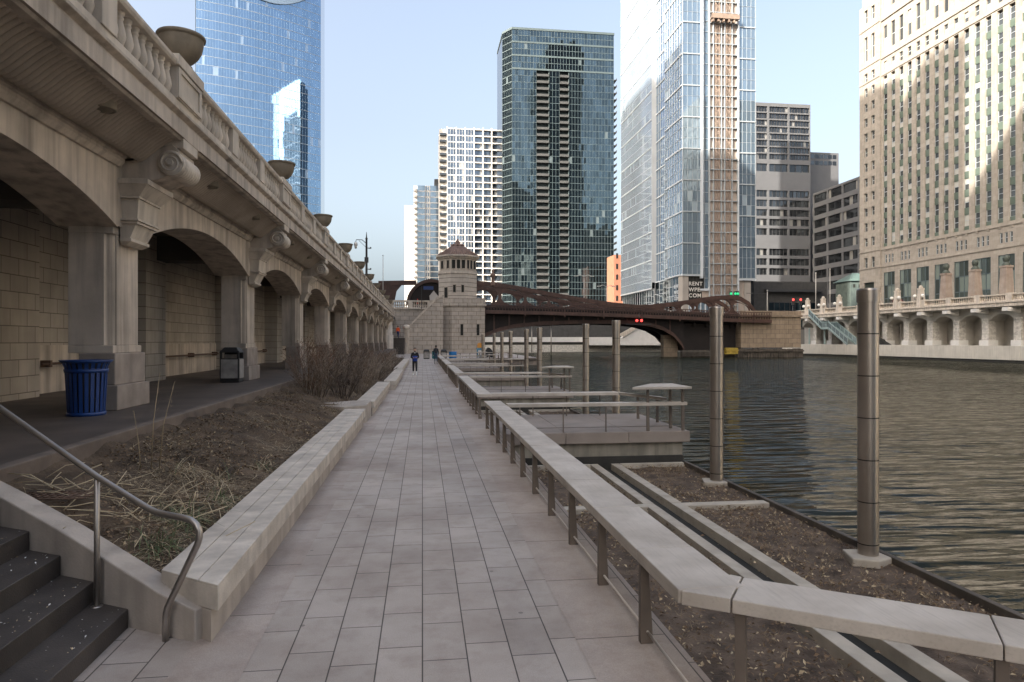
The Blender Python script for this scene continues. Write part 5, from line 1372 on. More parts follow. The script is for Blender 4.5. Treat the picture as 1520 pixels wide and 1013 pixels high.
# upper storeys
def row(z0, z1, wz0, wz1, wid, arch=False, pitch=cwid):
    n_ = int(ublk/pitch)
    solid(0, ublk, z0, wz0, D0-.3, 0); solid(0, ublk, wz1, z1, D0-.3, 0)
    for i in range(n_+1):
        solid(max(0, i*pitch-pitch/2+wid/2) if i else 0, min(ublk, i*pitch+pitch/2-wid/2), wz0, wz1, D0-.3, 0)
    for i in range(n_):
        c = (i+.5)*pitch
        pane(gl_rest, o, ye, sth, c-wid/2, c+wid/2, wz0, (wz0+wz1)/2, D0, .004); pane(gl_rest, o, ye, sth, c-wid/2, c+wid/2, (wz0+wz1)/2, wz1, D0, .004)
        sp_.fbox(o, ye, sth, c-wid/2, c+wid/2, (wz0+wz1)/2-.07, (wz0+wz1)/2+.07, D0-.1, D0+.06, 1)
row(ZT, ZT+4.6, ZT+1.3, ZT+3.2, 1.0)
wall.fbox(o, ye, sth, 0, ublk, ZT+.25, ZT+.5, 0, .16); wall.fbox(o, ye, sth, 0, ublk, ZT+4.0, ZT+4.3, 0, .2)
row(ZT+4.6, ZT+13.6, ZT+5.6, ZT+11.0, 1.15); wall.fbox(o, ye, sth, 0, ublk, ZT+12.4, ZT+12.8, 0, .25)
row(ZT+13.6, ZT+22, ZT+14.6, ZT+18.6, 1.15); wall.fbox(o, ye, sth, 0, ublk, ZT+20.6, ZT+21.2, 0, .35)
row(ZT+22, ZT+28, ZT+23.2, ZT+26, 1.1)
solid(0, ublk, ZT+28, ZT+31, D0-.3, 0)
# west corner pavilion
oc = (MX-.35, YW, 0); wc_ = YW-YM
cw_u = [(wc_*.24, wc_*.40), (wc_*.58, wc_*.74)]
zs_ = [(STO, 15.5, 1)]+[(18.9, 21.2, 0)]+[(ZS+FH*j+.8, ZS+FH*j+2.7, 0) for j in range(NFS+1)]+[(ZT+5.5, ZT+11.0, 0), (ZT+14.2, ZT+17.2, 0)]
zp = Zb
for z0, z1, wide in zs_:
    wall.fbox(oc, ye, sth, 0, wc_, zp, z0, -.5, 0)
    ws = [(wc_*.22, wc_*.72)] if wide else cw_u
    e = [0]+[v for w in ws for v in w]+[wc_]
    for k in range(0, len(e), 2): wall.fbox(oc, ye, sth, e[k], e[k+1], z0, z1, -.5, 0)
    for w in ws:
        winobj(w[0], w[1], z0, z1, -.42, 'storefront_window' if wide else 'window', 1, 2, 'mull_g' if wide else 'mull', 'g_store' if wide else 'g_win', org=oc)
    zp = z1
wall.fbox(oc, ye, sth, 0, wc_, zp, ZT+18.4, -.5, 0)
for z in (18.6, 22.4, ZT+.4, ZT+4.1, ZT+12.6): wall.fbox(oc, ye, sth, 0, wc_, z, z+.25, 0, .14)
wall.fbox(oc, ye, sth, 1.0, wc_, ZT+18.4, ZT+24.5, -.5, 0); wall.fbox(oc, ye, sth, 1.8, wc_+3, ZT+24.5, ZT+29, -.5, .02)
wall.build('wall', 'lime', t); sp_.build('spandrels', ['spandrel', 'mull_e'], t); gl_rest.build('window', 'g_win', t, kind='stuff')
b = MB(); b.box(MX+.9, MX+60, YM-ublk, YM, 4, ZT+30.9); b.box(MX+.2, MX+55, YM+.02, YW-.02, 4, ZT+18.3); b.box(MX+.2, MX+50, YM+.02, YW-1.05, ZT+18.3, ZT+24.4); b.build('core_wall', 'lime', t)

# ================================================================ SOUTH BANK BLOCKS (their shade lies on the walk and the far fronts)
def block(name, label, poly, H, z0=6.0, fl=3.9, bay=3.2, m='office'):
    xs = [p[0] for p in poly]; ys_ = [p[1] for p in poly]
    t = thing(name, label, 'building', (sum(xs)/len(xs), sum(ys_)/len(ys_), z0))
    b = MB(); b.prismZ(poly, z0, H); b.build('wall', m, t)
    w = MB()
    A = sum(poly[i][0]*poly[(i+1) % len(poly)][1]-poly[(i+1) % len(poly)][0]*poly[i][1] for i in range(len(poly)))
    if A < 0: poly = poly[::-1]
    for i in range(len(poly)):
        p, q = Vector((*poly[i], 0)), Vector((*poly[(i+1) % len(poly)], 0)); u = (q-p); L = u.length; u /= L; n = Vector((u.y, -u.x, 0))
        nb_ = int(L/bay); nf_ = int((H-z0-2)/fl)
        for a in range(nb_):
            for j in range(nf_): pane(w, p, u, n, L*(a+.2)/nb_, L*(a+.8)/nb_, z0+fl*j+1.3, z0+fl*j+3.3, .03, .002)
    w.build('glazing', 'g_dark', t); return t
block('office_tower', 'tall stone office tower across the street south of the arcade', [(-45, 13.5), (-45, 24), (-75, 24), (-75, 13.5)], 171)
block('office_tower', 'lower stepped stone office tower across the street south of the arcade', [(-45, 24.1), (-45, 31), (-75, 31), (-75, 24.1)], 163)
block('office_tower', 'broad stone office tower across the street beside the stepped tower', [(-45, 31.1), (-45, 48), (-75, 48), (-75, 31.1)], 170)
block('office_block', 'flat-topped office block across the street near the bridge end', [(-45, 48.1), (-45, 70), (-75, 70), (-75, 48.1)], 112)
block('office_tower', 'tall plain office tower across the street near the bridge end', [(-45, 70.1), (-45, 96), (-75, 96), (-75, 70.1)], 160)
block('office_block', 'low office block filling the gap between two towers across the street', [(-46, -1.9), (-46, 13.4), (-75, 13.4), (-75, -1.9)], 92)
block('office_tower', 'wide flat-roofed tower across the street behind the stairs', [(-45, -75), (-45, -2), (-80, -2), (-80, -75)], 157)
block('slab_tower', 'very tall slab tower two streets south of the river', [(-120, 54), (-120, 113), (-150, 113), (-150, 54)], 238, m='greywall')
block('office_tower', 'tall dark office tower far up the river behind the viewer', [(62, -235), (135, -235), (135, -185), (62, -185)], 195, m='greywall')
block('office_block', 'dark office block far up the river behind the viewer', [(8, -230), (58, -230), (58, -185), (8, -185)], 120, m='greywall')
# ================================================================ PLANTS, LITTER
rnd.seed(11)
MT['straw'] = mat('dry_straw', (.36, .28, .175), .9, .3, 6, 0)
MT['straw_pale'] = mat('pale_straw', (.54, .44, .29), .9, .25, 6, 0)
MT['leaf_br'] = mat('dead_leaf', (.15, .095, .055), .9, .5, 9, 0, col2=(.27, .185, .115))
MT['leaf_gr'] = mat('dull_green_blade', (.11, .145, .065), .8, .3, 6, 0)
MT['twig'] = mat('bare_twig', (.22, .165, .12), .9, .3, 5, 0)
MT['twig_dark'] = mat('dark_twig', (.10, .075, .058), .9, .3, 5, 0); MT['twig_rust'] = mat('rusty_twig', (.23, .135, .085), .9, .3, 5, 0); MT['twig_pale'] = mat('pale_twig', (.33, .27, .21), .9, .3, 5, 0)
MT['twig_gr'] = mat('grey_seed_head', (.25, .22, .185), .9, .3, 5, 0)
def blade(mb, p, d, L, w, droop=.4, m=0, n=3):
    p = Vector(p); d = Vector(d).normalized(); s = d.cross(Vector((0, 0, 1)))
    s = s.normalized() if s.length > 1e-3 else Vector((1, 0, 0)); a = rnd.uniform(0, 3.14); s = s*math.cos(a)+Vector((0, 0, 1)).cross(s)*math.sin(a)*.5
    prev = (p-s*w/2, p+s*w/2); q = p.copy(); dd = d.copy()
    for i in range(n):
        dd = (dd+Vector((0, 0, -droop/n))).normalized(); q = q+dd*(L/n); ww = w*(1-(i+1)/n*.85)
        cur = (q-s*ww/2, q+s*ww/2); mb.add([prev[0], prev[1], cur[1], cur[0]], [(0, 1, 2, 3)], m); prev = cur
def rdir(up): 
    a = rnd.uniform(0, 2*math.pi); return Vector((math.cos(a), math.sin(a), up))
def in_planter(y0, y1):
    y = y0+(y1-y0)*rnd.random(); x = rnd.uniform(-4.0, -1.95)
    while x < soil_edge(y)+.15: y = y0+(y1-y0)*rnd.random(); x = rnd.uniform(-4.0, -1.95)
    return x, y
# loose litter over the planter soil
b = MB()
def chip(mb, x, y, z, sz, m):
    n = Vector((rnd.gauss(0, .5), rnd.gauss(0, .5), 1)).normalized(); u = n.orthogonal().normalized(); a = rnd.uniform(0, 6.28); v = n.cross(u)
    u, v = u*math.cos(a)+v*math.sin(a), v*math.cos(a)-u*math.sin(a)
    c = Vector((x, y, z)); k = rnd.uniform(.35, .7)
    mb.add([c-u*sz, c-v*sz*k+n*sz*.3, c+u*sz, c+v*sz*k+n*sz*.3], [(0, 1, 2, 3)], m)
for i in range(17000):
    x, y = in_planter(5.2, 20) if i < 12000 else in_planter(20, 45)
    dens = math.sin(x*2.3+y*.9)+math.sin(y*1.7-x*1.1)
    if dens < rnd.uniform(-1.6, 1.0): continue
    chip(b, x, y, soil_z(x, y)+rnd.uniform(0, .03), rnd.uniform(.010, .032), rnd.choice([0, 0, 0, 0, 0, 1]))
for i in range(24000):
    x, y = in_planter(5.6, 9.5) if i < 9000 else in_planter(8.5, 19)
    dens = math.sin(x*2.9+y*1.1+1)+math.sin(y*1.9-x*1.7)+(x+2.9)*.6
    if dens < rnd.uniform(-.6, 2.0): continue
    d = rdir(rnd.uniform(-.05, .35)); blade(b, (x, y, soil_z(x, y)+.01), d, rnd.uniform(.08, .36), rnd.uniform(.005, .011), rnd.uniform(.1, .6), rnd.choice([1, 1, 2, 0]), 2)
o_ = b.build('dead_grass', ['leaf_br', 'straw', 'straw_pale'], kind='stuff')
# green and straw tufts in the near planter
tufts = [(-2.4, 7.2, .52, 120, .6, 'dull green tuft of drooping blades beside the bench, largest in the near bed'), (-2.3, 6.3, .30, 60, .8, 'small fresh green grass tuft beside the cheek wall'),
         (-2.25, 8.0, .34, 60, .4, 'flattened green tuft just behind the largest tuft'), (-2.6, 9.2, .38, 80, .12, 'pale straw tuft in the middle of the near bed'), (-2.3, 10.3, .36, 80, .12, 'pale straw tuft close to the bench edge, farther along the near bed'), (-3.0, 8.9, .5, 40, .05, 'flattened straw clump below the tall dry stalks')]
for x, y, L, n, gfrac, lbl in tufts:
    b = MB(); z = soil_z(x, y)
    for i in range(n*3):
        r_ = rnd.gauss(0, .09), rnd.gauss(0, .13); d = rdir(rnd.uniform(.25, 1.6)); d.x += r_[0]*3; d.y += r_[1]*3
        blade(b, (x+r_[0], y+r_[1], z-.01), d, L*rnd.uniform(.5, 1.15), rnd.uniform(.008, .015), rnd.uniform(.9, 2.0), 0 if rnd.random() < gfrac else rnd.choice([1, 2]), 4)
    one('grass_tuft', b, ['leaf_gr', 'straw', 'straw_pale'], lbl, 'grass tuft', 'grass tufts in the planter')
x, y = -3.25, 8.75; b = MB(); z = soil_z(x, y)
for dx_, h, lean in ((0, 1.15, .08), (.09, 1.05, .16), (-.12, .7, -.1)):
    top = Vector((x+dx_+lean, y+.05, z+h)); b.tube([(x+dx_, y, z), (x+dx_+lean*.3, y, z+h*.5), top], [.006, .005, .003], 5)
    for i in range(22):
        q = top-Vector((lean*.4, 0, h*.42))*rnd.random()**1.6; blade(b, q, rdir(.6), rnd.uniform(.04, .11), .006, .3, 0, 2)
one('dry_stalk', b, ['straw'], 'tall dry weed stalks rising from the near bed in front of the first column', 'weed')
b = MB(); gx, gy = -3.45, 6.95
for i in range(9): b.tube([(gx-.28+i*.07, gy-.16, soil_z(gx, gy)+.045), (gx-.28+i*.07+.05, gy+.16, soil_z(gx, gy)+.045)], .008, 4)
for i in range(5): b.tube([(gx-.3, gy-.16+i*.08, soil_z(gx, gy)+.047), (gx+.36, gy-.16+i*.08, soil_z(gx, gy)+.047)], .008, 4)
one('drain_grate', b, 'rust', 'rusty woven drain grate lying in the near bed behind the handrail', 'grate')
# long loose dry stems
b = MB()
for i in range(60):
    x, y = in_planter(6.3, 7.9); a = rnd.uniform(0, 6.28); L = rnd.uniform(.2, .6)
    b.tube([(x, y, soil_z(x, y)+.03), (x+L*.5*math.cos(a), y+L*.5*math.sin(a), soil_z(x, y)+.05+rnd.uniform(0, .1)), (x+L*math.cos(a), y+L*math.sin(a), soil_z(x, y)+.06+rnd.uniform(0, .12))], rnd.uniform(.003, .006), 4)
b.build('dry_stems', 'straw_pale', kind='stuff')
b = MB()
for i in range(420):
    k = rnd.randint(0, 4); x = -2.3-.335*k-rnd.random()**2*.3; y = rnd.uniform(3.2, cheek_y(x)-.05)
    chip(b, x, y, .149+.158*k, rnd.uniform(.004, .012), rnd.choice([0, 1, 1]))
b.build('step_debris', ['straw_pale', 'white'], kind='stuff')
# bare shrubs
def shrub(x, y, h, r, label, n=46, pale=.25, leafy=.5, tw='twig'):
    t = thing('bare_shrub', label, 'shrub', (x, y, soil_z(x, y)), 'bare winter shrubs along the planter')
    z = soil_z(x, y); b, l = MB(), MB()
    for i in range(n):
        a = rnd.uniform(0, 6.28); rr = r*math.sqrt(rnd.random()); base = Vector((x+rr*.35*math.cos(a), y+rr*.5*math.sin(a), z-.02))
        hh = h*rnd.uniform(.55, 1.08)*(1-.25*(rr/r)**2); tip = Vector((x+rr*1.1*math.cos(a), y+rr*1.25*math.sin(a), z+hh)); mid = base.lerp(tip, .5)+Vector((rnd.gauss(0, .05), rnd.gauss(0, .05), .06))
        b.tube([base, mid, tip], [.013, .009, .004], 4)
        for k in range(9):
            f = rnd.uniform(.3, 1); p = base.lerp(mid, f*2) if f < .5 else mid.lerp(tip, f*2-1)
            d = (tip-base).normalized()+rdir(.3)*.8; L = rnd.uniform(.12, .38)*h; q = p+d.normalized()*L; b.tube([p, q], [.006, .0025], 3)
            for s in range(4): 
                f2 = rnd.uniform(.4, 1); blade(b, p.lerp(q, f2), d+rdir(.5)*.9, rnd.uniform(.04, .14), .005, .1, 0, 1)
            if rnd.random() < leafy:
                for s in range(rnd.randint(2, 6)): 
                    c = p.lerp(q, rnd.uniform(.5, 1.05)); chip(l, c.x+rnd.gauss(0, .03), c.y+rnd.gauss(0, .03), c.z+rnd.gauss(0, .03), rnd.uniform(.012, .03), 1 if rnd.random() < pale else 0)
    b.build('twigs', tw, t); l.build('seed_heads', ['leaf_br', 'twig_gr'], t, kind='stuff')
sh = [(-3.1, 20.6, 1.35, .75, 'brown bare shrub nearest the walk end of the bed, in front of the fourth column'), (-2.5, 21.9, 1.5, .75, 'tall thin-twigged bare shrub behind the wedge-shaped planter block'), (-3.6, 22.4, 1.55, .8, 'dense brown shrub at the arcade side, nearest the litter bin'),
      (-3.2, 24.2, 1.55, .85, 'second row bare shrub with many upright twigs, arcade side'), (-2.3, 24.6, 1.25, .7, 'low bare shrub beside the start of the second bench'), (-2.9, 26.6, 1.5, .85, 'rounded bare shrub midway along the second bench'), (-3.7, 27.4, 1.45, .8, 'bare shrub against the arcade kerb behind the rounded shrub'),
      (-2.4, 28.9, 1.35, .8, 'grey-tipped shrub near the far end of the second bench'), (-3.2, 30.6, 1.5, .9, 'broad grey shrub where the second and third benches meet'), (-2.2, 32.6, 1.2, .85, 'pale grey shrub leaning over the third bench'), (-3.0, 34.6, 1.45, .95, 'wide grey-brown shrub behind the pale leaning shrub'),
      (-2.1, 37.0, 1.2, .95, 'pale flowering-headed shrub level with the man in the black jacket'), (-3.0, 39.8, 1.4, 1.0, 'grey shrub behind the man in the black jacket'), (-2.2, 43.2, 1.1, 1.0, 'low pale shrub at the end of the third bench'), (-2.9, 47.5, 1.3, 1.1, 'grey shrub beside the farthest bench'), (-2.4, 53, 1.2, 1.2, 'farthest grey shrub, close to the stone stair')]
for i, (x, y, h, r, l) in enumerate(sh): shrub(x, y, h*[1.0, .78, 1.12, .95, .86, 1.08, .9, 1.0][i % 8], r, l, 24 if i < 9 else 20, .15+.05*i if i < 12 else .7, .6, ['twig', 'twig_dark', 'twig_rust', 'twig_pale'][(i*5) % 4])
b = MB()
for i in range(5200):
    x, y = in_planter(18, 46); h = rnd.uniform(.1, .42); blade(b, (x, y, soil_z(x, y)), rdir(rnd.uniform(.6, 2)), h, .007, .5, rnd.choice([0, 0, 1, 2]), 2)
b.build('dry_ground_cover', ['leaf_br', 'straw', 'twig_gr'], kind='stuff')
# sunken gardens: leaf litter and small tufts
b = MB()
for i in range(21000):
    k = 0 if i < 15000 else rnd.randint(1, 4)
    y = rnd.uniform(max(beds[k][0], 2.5), beds[k][1]-.4) if k == 0 else rnd.uniform(beds[k][0]+.4, beds[k][1]-.4); x = rnd.uniform(PATHE, BX-.15)
    if 3.95 < x < 4.72 and rnd.random() < .93: continue
    if math.sin(x*2.1+y*1.3)+math.sin(y*.9-x*2.7) < rnd.uniform(-2.2, .8): continue
    chip(b, x, y, BZ-.04+rnd.uniform(0, .04), rnd.uniform(.012, .036), rnd.choice([0, 0, 0, 0, 0, 0, 1, 1, 2]))
b.build('leaf_litter', ['leaf_br', 'straw', 'straw_pale'], kind='stuff')
b = MB()
for i in range(900):
    y = rnd.uniform(2.5, 15.6); x = rnd.choice([rnd.uniform(PATHE+.1, 3.8), rnd.uniform(4.8, BX-.2), rnd.uniform(4.8, BX-.2)])
    for k in range(16): blade(b, (x+rnd.gauss(0, .03), y+rnd.gauss(0, .03), BZ-.05), rdir(rnd.uniform(.5, 2)), rnd.uniform(.04, .11), .006, .6, rnd.choice([0, 0, 1]), 2)
b.build('sprouting_tufts', ['leaf_br', 'straw'], kind='stuff')

# ================================================================ PEOPLE
def person(label, loc, facing, outfit, pose='walk', h=1.75, face_to=0):
    """one continuous skinned body; outfit = (hair, top, legs, shoes)"""
    k = h/1.75; V, E, Rr, C = [], [], [], []
    def v(p, r, c, par=None):
        V.append((p[0]*k, p[1]*k, p[2]*k)); Rr.append(r*k); C.append(c)
        if par is not None: E.append((par, len(V)-1))
        return len(V)-1
    pel = v((0, 0, .95), .125, 'legs'); s1 = v((0, 0, 1.12), .125, 'top', pel); ch = v((0, -.005, 1.32), .145, 'top', s1); nb = v((0, 0, 1.46), .075, 'top', ch)
    nk = v((0, -.01, 1.52), .052, 'skin', nb); hd = v((0, -.025, 1.60), .082, 'skin', nk); ht = v((0, -.01, 1.69), .078, 'skin', hd); tp = v((0, 0, 1.745), .03, 'skin', ht)
    v((0, -.105, 1.605), .016, 'skin', hd)     # nose
    for s in (-1, 1):
        v((s*.085, 0, 1.61), .014, 'skin', hd)  # ear
        sw = s if pose == 'walk' else 0
        sh = v((s*.17, 0, 1.42), .068, 'top', ch)
        if pose == 'phone': el = v((s*.235, -.02, 1.14), .05, 'top', sh); wr = v((s*.12, -.22, 1.12), .034, 'top', el); hn = v((s*.06, -.28, 1.14), .034, 'skin', wr); fd = (-s*.3, -.8, .2)
        else: el = v((s*.225, -.03*sw+.02, 1.14), .048, 'top', sh); wr = v((s*.235, -.12*sw-.05, .90), .032, 'top', el); hn = v((s*.235, -.14*sw-.06, .83), .034, 'skin', wr); fd = (0, -.15, -1)
        hx_, hy_, hz_ = [c/k for c in V[hn]]
        for q in range(4): v((hx_+(q-1.5)*.012+fd[0]*(.06+.01*(q % 3)), hy_+(q-1.5)*.016+fd[1]*(.06+.01*(q % 3)), hz_+fd[2]*(.06+.01*(q % 3))), .009, 'skin', hn)
        v((hx_-s*.025, hy_-.045, hz_-.01), .010, 'skin', hn)
        hp_ = v((s*.085, 0, .90), .098, 'legs', pel); st_ = .16*s if pose in ('walk', 'phone', 'climb') else 0
        if pose == 'climb' and s > 0: kn = v((s*.1, -.30, .70), .07, 'legs', hp_); an = v((s*.1, -.24, .36), .046, 'shoes', kn); v((s*.11, -.38, .31), .038, 'shoes', an)
        elif pose == 'sit': kn = v((s*.12, -.42, .88), .07, 'legs', hp_); an = v((s*.12, -.40, .5), .046, 'shoes', kn); v((s*.12, -.55, .46), .038, 'shoes', an)
        else: kn = v((s*.095, -.04-st_*.6, .50), .066, 'legs', hp_); an = v((s*.1, .03-st_*.9, .09), .044, 'shoes', kn); v((s*.11, -.12-st_*.9, .04), .038, 'shoes', an)
    me = bpy.data.meshes.new('person'); me.from_pydata(V, E, []); tmp = bpy.data.objects.new('person', me); COL.objects.link(tmp)
    tmp.modifiers.new('skin', 'SKIN'); sb_ = tmp.modifiers.new('sub', 'SUBSURF'); sb_.levels = 2; sb_.render_levels = 2
    for i, r_ in enumerate(Rr):
        sv = me.skin_vertices[0].data[i]; sv.radius = (r_*(1.25 if i in (s1, ch, pel) else 1), r_*(.82 if i in (s1, ch, pel) else 1)); sv.use_root = (i == 0)
    dg = bpy.context.evaluated_depsgraph_get(); nm = bpy.data.meshes.new_from_object(tmp.evaluated_get(dg)); bpy.data.objects.remove(tmp)
    nm.name = 'person'; keys = ['skin', 'top', 'legs', 'shoes']; nm.materials.clear()
    for q in keys: nm.materials.append(MT['skin'] if q == 'skin' else outfit[q])
    VV = [Vector(p) for p in V]
    segs = [(a, c) for a, c in E]
    for f in nm.polygons:
        best, bi = 1e9, 0
        for a, c in segs:
            A, B = VV[a], VV[c]; ab = B-A; q = max(0, min(1, (f.center-A).dot(ab)/max(1e-9, ab.length_squared))); dd = (f.center-(A+ab*q)).length-(.5*(Rr[a]+Rr[c]))
            if dd < best: best, bi = dd, (c if q > .5 else a)
        f.material_index = keys.index(C[bi]); f.use_smooth = True
    o = bpy.data.objects.new('person', nm); COL.objects.link(o); o.location = loc; o.rotation_euler = (0, 0, R(facing)); tag(o, label, 'person')
    hb = MB(); hb.lathe([(.086*k, 1.60*k), (.092*k, 1.66*k), (.085*k, 1.72*k), (.055*k, 1.765*k), (.005, 1.778*k)], (0, .018*k, 0), 14, cap=False); ho = hb.build('hair', outfit['hair']); ho.parent = o
    for s in (-1, 1):
        eb = MB(); eb.ball((s*.032*k, -.098*k, 1.635*k), .011*k, 6); eo = eb.build('eye', 'black'); eo.parent = o
    return o
def C_(n, c, r=.8): return mat(n, c, r, .15, 8, 0)
jk = C_('black_jacket', (.015, .015, .017)); dn = C_('black_trousers', (.018, .018, .02)); wh = C_('white_shoes', (.7, .7, .68))
p1 = person('person in a black jacket over a blue top with white shoes walking on the pavers', (-.47, 43.6, 0), 0, dict(hair=MT['hair'], top=jk, legs=dn, shoes=wh), 'phone', 1.76)
b = MB(); b.lathe([(.150, .93), (.166, 1.0), (.168, 1.12), (.166, 1.22), (.12, 1.26)], (0, -.015, 0), 16, cap=False); bo = b.build('blue_top', C_('royal_blue_cloth', (.02, .06, .32))); bo.parent = p1
b = MB(); b.box(-.03, .03, -.145, -.12, 1.42, 1.50); bo = b.build('collar', C_('white_collar', (.6, .6, .6))); bo.parent = p1
person('person in a dark jacket and blue jeans walking away near the litter bins', (1.28, 65.3, 0), 178, dict(hair=MT['hair'], top=C_('dark_coat', (.02, .024, .03)), legs=C_('jeans', (.04, .06, .10)), shoes=C_('grey_shoes', (.2, .2, .2))), 'walk', 1.78)
person('person in an orange work jacket and blue trousers climbing the stone stair', (-4.2, 119.9, .17*15), 175, dict(hair=MT['hair'], top=C_('orange_jacket', (.8, .12, .03)), legs=C_('blue_trousers', (.03, .05, .14)), shoes=C_('dark_shoes', (.03, .03, .03))), 'climb', 2.3)
person('person in a red coat standing behind the street balustrade beside the bridge', (-.9, 129.5, 7.9), 170, dict(hair=C_('red_hat', (.5, .05, .04)), top=C_('red_coat', (.55, .06, .05)), legs=dn, shoes=jk), 'stand', 2.2)
person('person in dark clothes standing by the blue and yellow box at the river end of the walk', (7.9, 87.4, 0), 100, dict(hair=MT['hair'], top=jk, legs=dn, shoes=jk), 'stand', 1.7) if 0 else None

# ================================================================ SMALL THINGS AT THE FAR END OF THE WALK
t = thing('barrel', 'bright blue round barrel on the walk beside the right hooded litter bin', 'barrel', (3.75, 85, 0))
b = MB(); prof = []
MT['cyan'] = mat('blue_plastic', (.02, .19, .50), .4, .1, 3, 0)
b.lathe([(.40, .0), (.47, .04), (.48, .4), (.46, .42), (.48, .44), (.48, .80), (.46, .84), (.3, .86)], (3.75, 85, 0), 20); b.build('drum', 'cyan', t)
b = MB(); b.lathe([(.49, .80), (.5, .82), (.5, .87), (.47, .88)], (3.75, 85, 0), 20, cap=False); b.build('rim', 'cyan', t)
t = thing('barrel', 'small teal drum half hidden behind the man in jeans', 'barrel', (1.55, 85.5, 0))
b = MB(); b.lathe([(.3, 0), (.36, .05), (.36, .9), (.3, .95), (.1, .97)], (1.55, 85.5, 0), 16); b.build('drum', mat('teal_plastic', (.02, .2, .23), .5, .1, 3, 0), t)
b = MB(); b.lathe([(.37, .86), (.38, .9), (.35, .96)], (1.55, 85.5, 0), 16, cap=False); b.build('rim', 'black', t)
t = thing('poster_box', 'blue kiosk box with an orange rounded top at the foot of the stone tower', 'kiosk', (7.6, 90, 0))
b = MB(); b.box(7.15, 8.0, 90, 90.6, .05, 1.25); b.build('body', mat('kiosk_blue', (.06, .22, .33), .5, .2, 3, 0), t, .03)
b = MB(); b.prismY([(7.2, 1.3), (7.95, 1.3), (7.95, 1.7), (7.8, 1.95), (7.35, 1.95), (7.2, 1.7)], 90.05, 90.55); b.build('hood', mat('kiosk_orange', (.62, .28, .05), .5, .1, 3, 0), t, .03)
b = MB(); b.box(7.3, 7.85, 89.97, 89.995, .35, 1.0); b.build('panel', 'wslab', t)
t = thing('dark_cart_shape', 'unidentified dark shape, modelled as a covered cart, behind the blue kiosk box', 'cart', (8.7, 90.5, 0))  # unidentified dark thing, given the form of a covered cart
b = MB(); b.prismY([(8.3, .5), (9.3, .45), (9.25, .9), (8.9, 1.3), (8.6, 1.35), (8.35, 1.0)], 90.2, 90.9); b.build('cover', 'black', t, .05)
for x in (8.5, 9.15):
    b = MB(); b.lathe([(.12, -.05), (.27, -.04), (.27, .04), (.12, .05)], (x, 90.55, .27), 16, axis='Y'); b.build('wheel', 'black', t)
# street lamp and poles on the upper street
lx, lzc = atY(544, 66); 
t = thing('street_lamp', 'dark street lamp with a lantern on a curved arm above the arcade balustrade', 'street lamp', (lx, 66, 6.5))
zt = zz(345, lzc)
b = MB(); b.lathe([(.28, 6.48), (.28, 6.9), (.16, 7.1), (.11, 8.5), (.09, zt-.7), (.13, zt-.65), (.06, zt-.5), (.02, zt)], (lx, 66, 0), 10); b.build('post', 'lampmetal', t)
b = MB(); b.tube([(lx, 66, zt-1.1), (lx-.4, 66, zt-.75), (lx-.95, 66, zt-.75), (lx-1.0, 66, zt-.95)], .035, 6); b.tube([(lx, 66, zt-1.5), (lx-.7, 66, zt-.82)], .02, 5)
for z in (1.5, 3.5): b.tube([(lx, 66, zt-z), (lx+.35, 66, zt-z-.05)], .04, 6); b.ball((lx+.38, 66, zt-z), .09, 6)
b.build('arm', 'lampmetal', t)
b = MB(); b.lathe([(.05, zt-.95), (.16, zt-1.05), (.18, zt-1.3), (.12, zt-1.32)], (lx-1.0, 66, 0), 10); b.lathe([(.13, zt-1.32), (.11, zt-1.55), (.04, zt-1.6)], (lx-1.0, 66, 0), 10); b.build('lantern', 'globe', t)
b = MB(); b.box(lx-.18, lx+.18, 65.85, 66.15, zt-2.9, zt-2.4); b.build('control_box', 'lampmetal', t)
def pole(px, Y, pt, label, zb, r=.07, name='pole', cat='pole'):
    x, zc = atY(px, Y); t = thing(name, label, cat, (x, Y, zb)); z = zz(pt, zc)
    b = MB(); b.tube([(x, Y, zb), (x, Y, z)], [r, r*.6], 8); b.ball((x, Y, z), r*1.6, 6); b.build('shaft', 'fixture', t); b = MB(); b.lathe([(r*2.5, zb), (r*2.5, zb+.3), (r, zb+.5)], (x, Y, 0), 8); b.build('base', 'fixture', t); return t, x, z
pole(568.5, 100, 380, 'thin pale pole rising from the far end of the arcade', 6.5, .06)
pole(1211, 140, 406, 'pale flagpole right of the glass stair on the north bank', 7.9, .11, 'flagpole', 'flagpole')
pole(1232, 150, 400, 'slim pale lamp pole behind the lamp pedestals on the north bank', 7.9, .11)
def lamp_twin(px, Y, pt, label):
    t, x, z = pole(px, Y, pt, label, 8, .10, 'twin_lamp', 'street lamp')
    b = MB(); b.tube([(x-1.6, Y, z+.1), (x-.8, Y, z+.35), (x, Y, z), (x+.8, Y, z+.35), (x+1.6, Y, z+.1)], .06, 6); b.build('arms', 'fixture', t)
    for d_ in (-1.7, 1.7): b = MB(); b.box(x+d_-.4, x+d_+.4, Y-.15, Y+.15, z, z+.14); b.build('lamp_head', 'fixture', t)
lamp_twin(867, 140, 411, 'pale twin-armed street lamp on the bridge in front of the green tower'); lamp_twin(900, 150, 426, 'shorter twin-armed street lamp on the bridge beside the orange block')
t, x, z = pole(1139, 148, 432, 'traffic signal pole with a long arm at the north end of the bridge', 7.5, .12, 'signal_pole', 'traffic light')
b = MB(); xa = atY(1108, 148)[0]; zz_ = zz(436.5, atY(1120, 148)[1]); b.tube([(x, 148, zz_), (xa, 148, zz_+.1)], .06, 6); b.build('arm', 'lampmetal', t)
xg, zg = atY(1090, 143.5); 
t = thing('traffic_light', 'green traffic light cluster above the humped end of the bridge truss', 'traffic light', (xg, 143.5, 8))
z = zz(436, zg)
